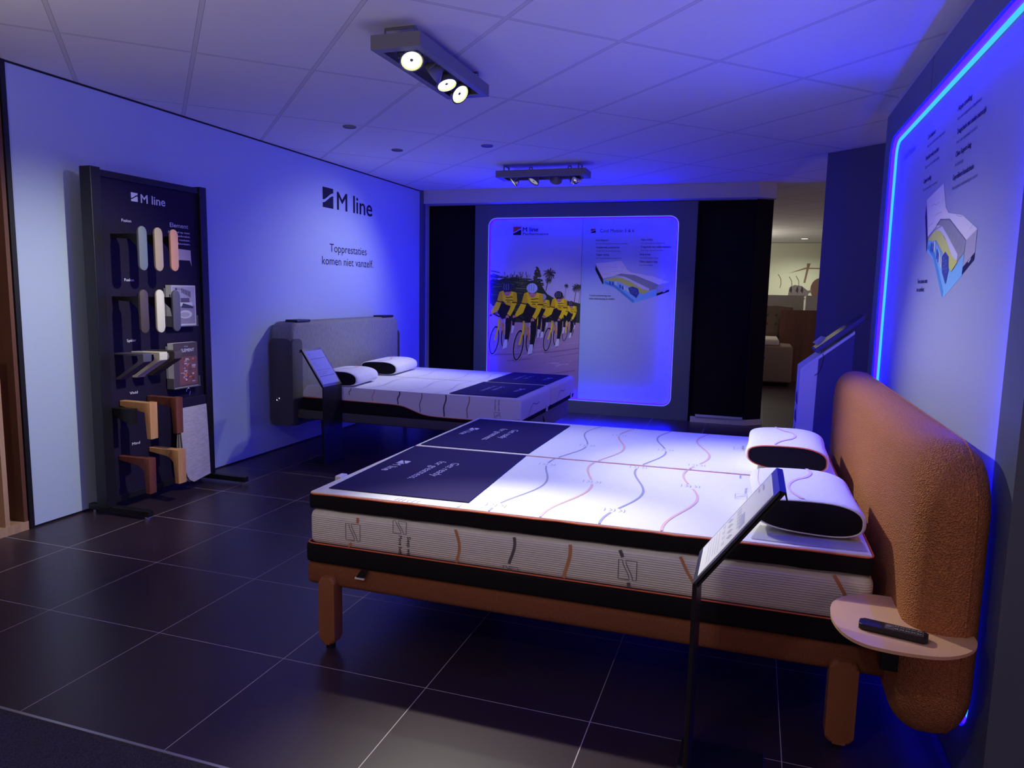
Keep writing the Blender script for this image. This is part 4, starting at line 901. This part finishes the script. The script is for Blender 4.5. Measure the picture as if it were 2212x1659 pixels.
for ya, yb, lab in ((5.255, 6.06, 'navy foot-end cloth with pale lettering on the near half of the grey bed'), (6.125, 6.925, 'navy foot-end cloth with pale lettering on the far half of the grey bed')):
    def txtb(ink, ya=ya, yb=yb):
        ink.text('Get ready', -2.02, yb - 0.24, 0.040, LETB, 1, width=0.25, rot=-PI / 2); ink.text('for greatness.', -2.09, yb - 0.24, 0.040, LETB, 1, width=0.335, rot=-PI / 2)
        ink.logo(-1.83, yb - 0.30, 0.046, 0.05, LETB, 1, rot=-PI / 2); ink.text('M line', -1.83, yb - 0.35, 0.042, LETB, 1, width=0.145, rot=-PI / 2, bold=True)
    foot_cover(lab, [(-2.26, ya), (-1.70, ya), (-1.70, yb), (-2.27, yb)], txtb, zt2, 'foot cloths on the grey bed')
pillow('white pillow with black end on the near half of the grey bed', -3.48, -3.11, 5.24, 5.68, 0.608, 0.125, -0.06, 'pillows on the grey bed', 0.10, 1)
pillow('white pillow with black end on the far half of the grey bed', -3.58, -3.21, 6.12, 6.70, 0.608, 0.125, -0.06, 'pillows on the grey bed', 0.11, 3)

# ================================================================== DISPLAY STAND
ds = thing('display_stand', (-3.72, 3.8, 0), 'tall navy display stand with leg samples and M line heading against the pale blue wall', 'display stand')
bm = bm_new(); box(bm, -3.745, -3.725, 3.38, 4.22, 0.075, 2.07); add_obj('panel', bm, M_STANDPANEL, ds)
for ya, yb in ((3.325, 3.395), (4.205, 4.27)):
    bm = bm_new(); box(bm, -3.785, -3.70, ya, yb, 0.04, 2.095, 0.004, 2); add_obj('post', bm, M_BLACK, ds)
bm = bm_new(); box(bm, -3.775, -3.71, 3.39, 4.21, 2.045, 2.085, 0.003, 2); add_obj('top_rail', bm, M_BLACK, ds)
bm = bm_new(); box(bm, -3.775, -3.71, 3.39, 4.21, 0.06, 0.10, 0.003, 2); add_obj('bottom_rail', bm, M_BLACK, ds)
for y in (3.36, 4.237):
    bm = bm_new(); box(bm, -3.87, -3.40, y - 0.022, y + 0.022, 0.018, 0.055, 0.003, 2); f = add_obj('foot', bm, M_BLACK, ds)
    for x in (-3.84, -3.43):
        bm = bm_new(); cyl(bm, (x, y, 0), (x, y, 0.02), 0.013, 12); g_ = add_obj('foot_glide', bm, M_CHROME, None); g_.parent = f; g_.matrix_parent_inverse = Matrix()
ink = Ink(lambda y, z, l: (-3.7245 + l * LAY, y, z))
ink.logo(3.635, 1.930, 0.052, 0.054, PALEINK, 1); ink.text('M line', 3.712, 1.928, 0.056, PALEINK, 1, width=0.20, bold=True)
for s_, y, z in (('Fusion', 3.555, 1.798), ('Fusion', 3.555, 1.434), ('Spider', 3.552, 1.055), ('Vivid', 3.555, 0.722), ('Mind', 3.555, 0.394)): ink.text(s_, y, z, 0.018, PALEINK, 1, width=0.072 if len(s_) > 5 else 0.062, bold=True)
ink.text('Element', 3.945, 1.800, 0.030, PALEINK, 1, width=0.165)
for s_, z, w in (('Jouw bed op maat:', 1.764, 0.20), ('comfortabel,', 1.739, 0.13), ('modulair,', 1.714, 0.10), ('duurzaam.', 1.689, 0.12)): ink.text(s_, 4.125 - w, z, 0.013, PALEINK, 1, width=w, bold=True)
ink.poly([(3.99, 1.585), (4.115, 1.585), (4.13, 1.545), (4.125, 1.655), (3.99, 1.66)], (0.66, 0.55, 0.52), 1)
ink.build('lettering', ds)

def leg_sample(name, lab, group, fn, mat, parts):
    t = thing(name, (-3.6, fn, 0.0), lab, 'furniture leg sample', group)
    for n_, bm, m in parts: add_obj(n_, bm, m, t, True)
    return t
M_C = {'grey': nmat('grey_blue_lacquer', (0.17, 0.20, 0.23), 0.5), 'sand': nmat('sand_lacquer', (0.46, 0.36, 0.25), 0.5), 'blush': nmat('blush_lacquer', (0.62, 0.31, 0.21), 0.5), 'taupe': nmat('taupe_lacquer', (0.085, 0.062, 0.062), 0.5), 'cream': nmat('cream_lacquer', (0.74, 0.70, 0.54), 0.5), 'slate': nmat('slate_lacquer', (0.095, 0.09, 0.13), 0.5)}
def fusion(yc, zlo, zhi, m):
    a = bm_new(); prism(a, rrect(yc - 0.031, yc + 0.031, zlo, zhi, 0.0305, 8), 'x', -3.512, -3.498, 0.004, 2)
    b = bm_new(); zt = zhi - 0.045; prism(b, [(-3.725, zt), (-3.511, zt), (-3.511, zt - 0.16), (-3.53, zt - 0.07), (-3.58, zt - 0.03), (-3.725, zt - 0.022)], 'y', yc - 0.022, yc + 0.022)
    sc = []
    for x in (-3.66, -3.60, -3.55):
        c = bm_new(); cyl(c, (x, yc, zt), (x, yc, zt + 0.018), 0.003, 6); sc.append(('screw', c, M_BLACK))
    return [('front_plate', a, m), ('bracket', b, M_BLACK)] + sc
for yc, z0, z1, c, nm in ((3.488, 1.499, 1.762, 'grey', 'grey-blue pill-shaped leg sample'), (3.611, 1.499, 1.764, 'sand', 'sand-coloured pill-shaped leg sample'), (3.738, 1.503, 1.763, 'blush', 'blush pink pill-shaped leg sample')):
    leg_sample('leg_sample', nm + ' in the upper row of the display stand', 'pill-shaped samples of the upper row', yc, None, fusion(yc, z0, z1, M_C[c]))
for yc, z0, z1, c, nm in ((3.478, 1.122, 1.386, 'taupe', 'dark taupe pill-shaped leg sample'), (3.605, 1.12, 1.386, 'cream', 'cream pill-shaped leg sample'), (3.737, 1.123, 1.383, 'slate', 'slate blue pill-shaped leg sample')):
    leg_sample('leg_sample', nm + ' in the second row of the display stand', 'pill-shaped samples of the second row', yc, None, fusion(yc, z0, z1, M_C[c]))
for y0, m, nm in ((3.452, 'slate', 'dark grey'), (3.580, 'cream', 'cream'), (3.703, 'taupe', 'dark brown')):
    bm = bm_new(); prism(bm, [(-3.725, 0.995), (-3.50, 0.998), (-3.497, 0.985), (-3.50, 0.948), (-3.515, 0.935), (-3.68, 0.842), (-3.685, 0.83), (-3.725, 0.828), (-3.725, 0.84), (-3.70, 0.85), (-3.545, 0.945), (-3.54, 0.96), (-3.545, 0.985), (-3.725, 0.983)], 'y', y0, y0 + 0.065, 0.002, 1)
    leg_sample('leg_sample', nm + ' Z-shaped metal leg sample in the third row of the display stand', 'Z-shaped samples of the third row', y0, None, [('folded_strip', bm, M_C[m])])
def wooden(y0, y1, ztop_, zbot, m, gusset):
    a = bm_new(); prism(a, [(-3.525, ztop_), (-3.475, ztop_), (-3.478, zbot), (-3.508, zbot)], 'y', y0, y1, 0.003, 2)
    b = bm_new()
    if gusset: prism(b, [(-3.72, ztop_ - 0.002), (-3.527, ztop_ - 0.002), (-3.527, ztop_ - 0.085), (-3.545, ztop_ - 0.06), (-3.58, ztop_ - 0.045), (-3.72, ztop_ - 0.03)], 'y', y0 + 0.008, y1 - 0.008, 0.002, 1)
    else: prism(b, [(-3.72, ztop_ - 0.002), (-3.527, ztop_ - 0.002), (-3.527, ztop_ - 0.065), (-3.72, ztop_ - 0.035)], 'y', y0 + 0.008, y1 - 0.008, 0.002, 1)
    c = bm_new(); cyl(c, (-3.493, (y0 + y1) / 2, zbot - 0.008), (-3.493, (y0 + y1) / 2, zbot), 0.012, 10)
    return [('post', a, m), ('arm', b, m), ('glide', c, M_BLACK)]
leg_sample('wooden_leg_sample', 'oak leg sample with straight arm, upper left of the wooden samples', 'wooden leg samples on the display stand', 3.49, None, wooden(3.462, 3.522, 0.697, 0.47, M_OAKLEG, False))
leg_sample('wooden_leg_sample', 'walnut leg sample with straight arm beside the fabric swatches', 'wooden leg samples on the display stand', 3.70, None, wooden(3.676, 3.733, 0.70, 0.467, M_WALNUT, False))
leg_sample('wooden_leg_sample', 'oak leg sample with curved arm below the walnut one', 'wooden leg samples on the display stand', 3.71, None, wooden(3.676, 3.744, 0.358, 0.135, M_OAKLEG, True))
leg_sample('wooden_leg_sample', 'walnut leg sample with curved arm, lowest left on the display stand', 'wooden leg samples on the display stand', 3.46, None, wooden(3.436, 3.492, 0.352, 0.130, M_WALNUT, True))
bm = bm_new(); prism(bm, [(-3.72, 0.66), (-3.56, 0.66), (-3.56, 0.56), (-3.72, 0.62)], 'y', 3.40, 3.45, 0.002, 1)
leg_sample('wooden_leg_sample', 'black leg sample half hidden left of the upper oak one', 'wooden leg samples on the display stand', 3.42, None, [('arm', bm, M_BLACK)])

def catalogue(y0, y1, z0, z1, lab, lab2, draw):
    t = thing('catalogue_holder', (-3.68, (y0 + y1) / 2, z0), lab, 'brochure holder')
    bm = bm_new(); box(bm, -3.722, -3.716, y0 - 0.01, y1 + 0.01, z0 - 0.01, z1 - 0.02); box(bm, -3.722, -3.655, y0 - 0.01, y1 + 0.01, z0 - 0.012, z0 - 0.008); box(bm, -3.722, -3.658, y0 - 0.010, y0 - 0.007, z0 - 0.01, z0 + 0.06); box(bm, -3.722, -3.658, y1 + 0.007, y1 + 0.010, z0 - 0.01, z0 + 0.06)
    add_obj('tray', bm, M_LIGHTGREY, t)
    k = thing('catalogue', (-3.68, (y0 + y1) / 2, z0), lab2, 'brochure')
    bm = bm_new(); box(bm, -3.712, -3.665, y0, y1, z0 - 0.006, z1); add_obj('pages', bm, M_PAPER, k)
    ink = Ink(lambda y, z, l: (-3.6648 + l * LAY, y0 + y, z0 + z)); draw(ink, y1 - y0, z1 - z0); ink.build('cover_print', k)
def cat1(ink, w, h):
    ink.rect(0, -0.004, w, h, (0.62, 0.60, 0.66)); ink.rect(0.008, 0.006, w - 0.008, h - 0.01, (0.30, 0.26, 0.36), 2); ink.poly([(0.008, 0.12), (w - 0.008, 0.13), (w - 0.008, h - 0.01), (0.008, h - 0.01)], (0.42, 0.40, 0.52), 3)
    ink.logo(0.035, h - 0.032, 0.014, 0.014, DARKINK, 4); ink.text('M line', 0.054, h - 0.031, 0.012, DARKINK, 4)
    for k in range(6): ink.rect(0.09 + k * 0.014, h - 0.05 - k * 0.006, 0.10 + k * 0.014, h - 0.02 - k * 0.004, (0.12, 0.10, 0.16), 4)
    ink.rect(0.08, 0.15, 0.16, 0.18, (0.12, 0.10, 0.18), 4); ink.rect(0.07, 0.125, 0.185, 0.15, (0.66, 0.64, 0.70), 5); ink.poly([(0.10, 0.145), (0.17, 0.13), (0.195, 0.12), (0.19, 0.11), (0.08, 0.115)], (0.06, 0.06, 0.12), 6)
    ink.ellipse(0.12, 0.07, 0.06, 0.028, (0.62, 0.60, 0.66), 5); ink.ellipse(0.11, 0.068, 0.045, 0.016, (0.42, 0.40, 0.50), 6)
catalogue(3.872, 4.09, 1.150, 1.415, 'upper brochure tray fixed at the right of the display stand', 'pale grey bedroom catalogue standing behind the slate blue sample', cat1)
def cat2(ink, w, h):
    ink.rect(0, -0.004, w, h, (0.10, 0.07, 0.09)); ink.rect(0.05, 0.01, w - 0.01, 0.20, (0.22, 0.09, 0.10), 2)
    ink.text('M line', 0.10, h - 0.03, 0.010, PALEINK, 3); ink.text('ELEMENT', 0.07, h - 0.062, 0.022, PALEINK, 3, width=0.12, bold=True)
    r2 = random.Random(5)
    for k in range(46):
        a = r2.uniform(0.06, w - 0.05); b = r2.uniform(0.02, 0.18); ink.rect(a, b, a + r2.uniform(0.01, 0.035), b + r2.uniform(0.004, 0.014), r2.choice([(0.65, 0.20, 0.10), (0.10, 0.08, 0.14), (0.45, 0.40, 0.55), (0.62, 0.50, 0.48), (0.16, 0.05, 0.05), (0.30, 0.14, 0.12)]), 3)
catalogue(3.868, 4.09, 0.732, 1.028, 'lower brochure tray on the display stand above the hanging swatches', 'red and black catalogue titled ELEMENT on the display stand', cat2)

fs = thing('fabric_swatch_book', (-3.64, 4.0, 0.65), 'hanging book of light grey fabric swatches at the right of the display stand', 'fabric swatches')
bm = bm_new(); box(bm, -3.665, -3.63, 3.87, 4.12, 0.585, 0.655, 0.004, 2); add_obj('hanger_bar', bm, M_STANDPANEL, fs)
bm = bm_new(); tube(bm, smoothpts([(-3.65, 3.985, 0.655), (-3.65, 3.985, 0.675), (-3.65, 3.995, 0.695), (-3.65, 3.985, 0.715), (-3.65, 3.965, 0.712), (-3.65, 3.955, 0.695)], 6), 0.0022, 6); add_obj('hook', bm, M_CHROME, fs, True)
def swatch(k):
    bm = bm_new(); x = -3.632 - 0.006 * k
    out = [(3.87, 0.592), (4.118, 0.592), (4.13, 0.35), (4.138, 0.085), (3.975 - 0.012 * k, 0.062 + 0.002 * k)] + [(3.955 - 0.006 * k - 0.075 * math.sin(PI / 2 * t / 6), 0.075 + 0.26 * (1 - math.cos(PI / 2 * t / 6)) ) for t in range(1, 7)] + [(3.868, 0.45)]
    prism(bm, out, 'x', x, x + 0.004); return bm
add_obj('swatch', swatch(0), mottle(nmat('pale_grey_linen', rough=0.95, bump=('noise', 300, 0.001)), (0.42, 0.38, 0.42), (0.62, 0.57, 0.60), 120, (1, 0.2, 1)), fs)
for k, c in ((1, (0.12, 0.08, 0.08)), (2, (0.55, 0.50, 0.48)), (3, (0.15, 0.10, 0.10)), (4, (0.4, 0.34, 0.30))): add_obj('swatch', swatch(k), nmat('swatch_cloth', c, 0.95), fs)

# ================================================================== CEILING FIXTURES
def fixture(lab, axis, a0, a1, b0, b1, heads, lit, hooks):
    t = thing('ceiling_spotlight', ((a0 + a1) / 2 if axis == 'x' else (b0 + b1) / 2, (b0 + b1) / 2 if axis == 'x' else (a0 + a1) / 2, CEIL_Z), lab, 'ceiling light', 'spotlight boxes on the ceiling')
    def bx(bm, p0, p1, q0, q1, z0, z1, r=0.0):
        if axis == 'x': box(bm, p0, p1, q0, q1, z0, z1, r, 2)
        else: box(bm, q0, q1, p0, p1, z0, z1, r, 2)
    z0, z1 = 2.478, 2.540
    bm = bm_new(); w = 0.006; fl = 0.034
    bx(bm, a0, a1, b0, b0 + w, z0, z1); bx(bm, a0, a1, b1 - w, b1, z0, z1); bx(bm, a0, a0 + w, b0 + w, b1 - w, z0, z1); bx(bm, a1 - w, a1, b0 + w, b1 - w, z0, z1); bx(bm, a0 + w, a1 - w, b0 + w, b1 - w, z1 - 0.005, z1 - 0.001)
    e = fl + 0.02
    bx(bm, a0 + w, a1 - w, b0 + w, b0 + fl, z0 + 0.0005, z0 + 0.004); bx(bm, a0 + w, a1 - w, b1 - fl, b1 - w, z0 + 0.0005, z0 + 0.004); bx(bm, a0 + w, a0 + e, b0 + fl, b1 - fl, z0 + 0.0005, z0 + 0.004); bx(bm, a1 - e, a1 - w, b0 + fl, b1 - fl, z0 + 0.0005, z0 + 0.004)
    add_obj('housing', bm, M_LIGHTGREY, t)
    for (pos, tgt, wt, ang), on in zip(heads, lit):
        P0 = Vector(pos); d = (Vector(tgt) - P0).normalized() if wt else Vector((-0.9, -0.2, -0.35)).normalized()
        # the lens sits just behind the lamp position
        c = P0 - d * 0.012
        bm = bm_new(); rings = []
        up = Vector((0, 0, 1)); a = d.cross(up).normalized(); b = d.cross(a)
        for (r, off) in ((0.020, -0.050), (0.034, -0.034), (0.050, -0.010), (0.056, 0.004), (0.056, 0.012), (0.050, 0.012), (0.049, 0.000)):
            rings.append([bm.verts.new(c + d * off + (a * math.cos(2 * PI * k / 28) + b * math.sin(2 * PI * k / 28)) * r) for k in range(28)])
        for i in range(len(rings) - 1):
            for k in range(28): bm.faces.new((rings[i][k], rings[i][(k + 1) % 28], rings[i + 1][(k + 1) % 28], rings[i + 1][k]))
        bm.faces.new(rings[0]); bmesh.ops.recalc_face_normals(bm, faces=bm.faces); h = add_obj('lamp_head', bm, M_CHROME if on != 0 else M_LIGHTGREY, t, True)
        if on:
            bm = bm_new(); tube(bm, [c + d * 0.004 + (a * math.cos(2 * PI * k / 28) + b * math.sin(2 * PI * k / 28)) * 0.0475 for k in range(28)], 0.0035, 6, closed=True); l = add_obj('lens_rim', bm, M_RIM, None, True); l.parent = h; l.matrix_parent_inverse = Matrix()
        bm = bm_new(); cyl(bm, c - d * 0.004, c + d * 0.001, 0.049, 28); l = add_obj('lens', bm, M_DISC if on == 1 else (M_DISC if on == 2 else M_DISC_DIM), None, True); l.parent = h; l.matrix_parent_inverse = Matrix()
        bm = bm_new(); cyl(bm, c, c + d * 0.004, 0.008, 12); l = add_obj('reflector_cap', bm, M_CHROME, None, True); l.parent = h; l.matrix_parent_inverse = Matrix()
        bm = bm_new(); s2 = a * 0.060
        tube(bm, [c + s2, c + s2 - d * 0.045, c - s2 - d * 0.045, c - s2], 0.004, 6); add_obj('yoke', bm, M_LIGHTGREY, t)
    for hk in hooks:
        bm = bm_new(); tube(bm, hk, 0.007, 4); add_obj('bracket', bm, M_LIGHTGREY, t)
    return t
fixture('grey rectangular spotlight box with three lit lamps, nearest on the ceiling', 'y', 3.03, 3.90, -1.70, -1.457, HEADS_NEAR, (1, 0, 1, 1),
        [[(-1.675, 3.12, 2.54), (-1.675, 3.12, 2.592), (-1.525, 3.12, 2.592), (-1.525, 3.12, 2.54)], [(-1.655, 3.84, 2.54), (-1.655, 3.84, 2.592), (-1.50, 3.84, 2.592), (-1.50, 3.84, 2.54)]])
fixture('dark spotlight box with tilted lamps over the grey bed, further back on the ceiling', 'x', -2.385, -1.525, 6.60, 6.84, HEADS_FAR, (2, 0, 0, 2),
        [[(-2.32, 6.65, 2.54), (-2.32, 6.65, 2.592), (-2.32, 6.79, 2.592), (-2.32, 6.79, 2.54)], [(-1.60, 6.65, 2.54), (-1.60, 6.65, 2.592), (-1.60, 6.79, 2.592), (-1.60, 6.79, 2.54)],
         [(-2.06, 6.62, 2.54), (-2.055, 6.62, 2.562), (-2.035, 6.62, 2.562), (-2.03, 6.62, 2.54)], [(-1.69, 6.62, 2.54), (-1.685, 6.62, 2.562), (-1.665, 6.62, 2.562), (-1.66, 6.62, 2.54)]])
def downlight(x, y, lab, m, r=0.045):
    t = thing('recessed_downlight', (x, y, CEIL_Z), lab, 'ceiling light', 'small recessed downlights')
    bm = bm_new(); tube(bm, [(x + r * math.cos(2 * PI * k / 24), y + r * math.sin(2 * PI * k / 24), CEIL_Z - 0.003) for k in range(24)], 0.006, 6, closed=True); add_obj('rim', bm, M_LIGHTGREY, t, True)
    bm = bm_new(); cyl(bm, (x, y, CEIL_Z - 0.001), (x, y, CEIL_Z - 0.003), r, 24); add_obj('lens', bm, m, t)
downlight(-2.91, 4.87, 'unlit recessed downlight nearest the large spotlight box', M_FRAMEDISP); downlight(-2.98, 5.76, 'unlit recessed downlight nearest the blue wall lettering', M_FRAMEDISP); downlight(-2.16, 5.76, 'unlit recessed downlight between the two spotlight boxes', M_FRAMEDISP)
downlight(0.88, 16.1, 'lit round downlight in the shop beyond the opening', M_FARLAMP, 0.085)

# ================================================================== WOODEN SHELVING AT THE LEFT EDGE
ws = thing('wooden_shelving', (-3.95, 2.6, 0), 'tall brown wooden shelving cut off by the left edge beside the blue wall', 'shelving')
bm = bm_new(); box(bm, -4.35, -3.905, 2.945, 2.968, 0.05, CEIL_Z - 0.02); add_obj('side_board', bm, M_WOOD, ws)
bm = bm_new(); box(bm, -4.36, -4.34, 1.4, 2.945, 0.05, CEIL_Z - 0.02); add_obj('back_board', bm, M_WOOD, ws)
bm = bm_new(); box(bm, -4.36, -3.90, 1.4, 2.968, 0, 0.05); add_obj('bottom_board', bm, M_OAK, ws)
bm = bm_new(); box(bm, -4.0, -3.905, 2.835, 2.862, 0.05, 1.02); add_obj('divider', bm, M_OAK, ws)

# ================================================================== THE SHOP BEYOND
fb = thing('boxspring_bed', (0.0, 12.6, 0), 'beige boxspring bed with tufted headboard seen through the opening', 'bed')
bm = bm_new(); box(bm, -1.4, 0.61, 12.2, 14.0 - 0.6, 0.06, 0.64, 0.03, 3); add_obj('box_base', bm, M_BEIGE, fb, True)
bm = bm_new(); box(bm, -1.4, 0.40, 12.25, 13.35, 0.64, 0.74, 0.03, 3); add_obj('mattress_edge', bm, nmat('cream_bedding', (0.55, 0.48, 0.42), 0.9), fb, True)
hbm = bm_new(); prism(hbm, [(-1.5, 0.5), (0.50, 0.5), (0.54, 0.9), (0.63, 1.235), (0.60, 1.255), (0.40, 1.262), (-1.5, 1.27)], 'y', 13.38, 13.5, 0.03, 3); add_obj('headboard', hbm, M_BEIGE, fb, True)
for x in (-0.1, 0.22, 0.36):
    for z in (0.95, 1.1):
        bm = bm_new(); cyl(bm, (x, 13.36, z), (x, 13.385, z), 0.018, 10); add_obj('tuft_button', bm, nmat('tuft_fabric', (0.10, 0.07, 0.06), 0.9), fb)
for z in (0.28, 0.46):
    bm = bm_new(); cyl(bm, (0.18, 12.17, z), (0.18, 12.2, z), 0.022, 12); add_obj('drawer_knob', bm, M_CHROME, fb)
ar = thing('wall_picture', (0.9, 17.28, 1.5), 'large pale wall picture with bird shapes high on the far wall', 'picture')
bm = bm_new(); box(bm, 0.1, 1.42, 17.27, 17.29, 1.40, 2.59); add_obj('canvas', bm, nmat('pale_green_canvas', (0.60, 0.62, 0.48), 0.8), ar)
ink = Ink(lambda x, z, l: (x, 17.268 - l * 0.001, z)); B_ = (0.10, 0.07, 0.06); P_ = (0.20, 0.13, 0.10)
ink.poly([(0.66, 1.93), (1.02, 2.03), (1.40, 2.03), (1.40, 2.05), (1.0, 2.06)], P_); ink.poly([(1.03, 2.15), (1.10, 2.15), (1.06, 1.98), (1.02, 1.73), (0.98, 1.73), (1.02, 2.0)], P_, 2)
ink.ellipse(1.33, 1.60, 0.20, 0.24, (0.13, 0.07, 0.06), 2); ink.poly([(0.68, 1.45), (0.70, 1.62), (0.80, 1.68), (0.95, 1.66), (1.08, 1.56), (1.16, 1.58), (1.16, 1.54), (1.10, 1.50), (1.08, 1.43)], (0.16, 0.13, 0.14), 2)
for a in (0.70, 0.83, 0.93): ink.poly([(a, 1.55), (a + 0.03, 1.66), (a + 0.06, 1.58), (a + 0.05, 1.50)], (0.03, 0.025, 0.04), 3)
for a, b in ((0.45, 1.75), (0.68, 1.70), (0.82, 1.72)): ink.ribbon([(a, b + 0.16), (a + 0.06, b + 0.06), (a + 0.07, b - 0.06), (a + 0.05, b - 0.14)], 0.012, B_, 2)
ink.build('artwork', ar)
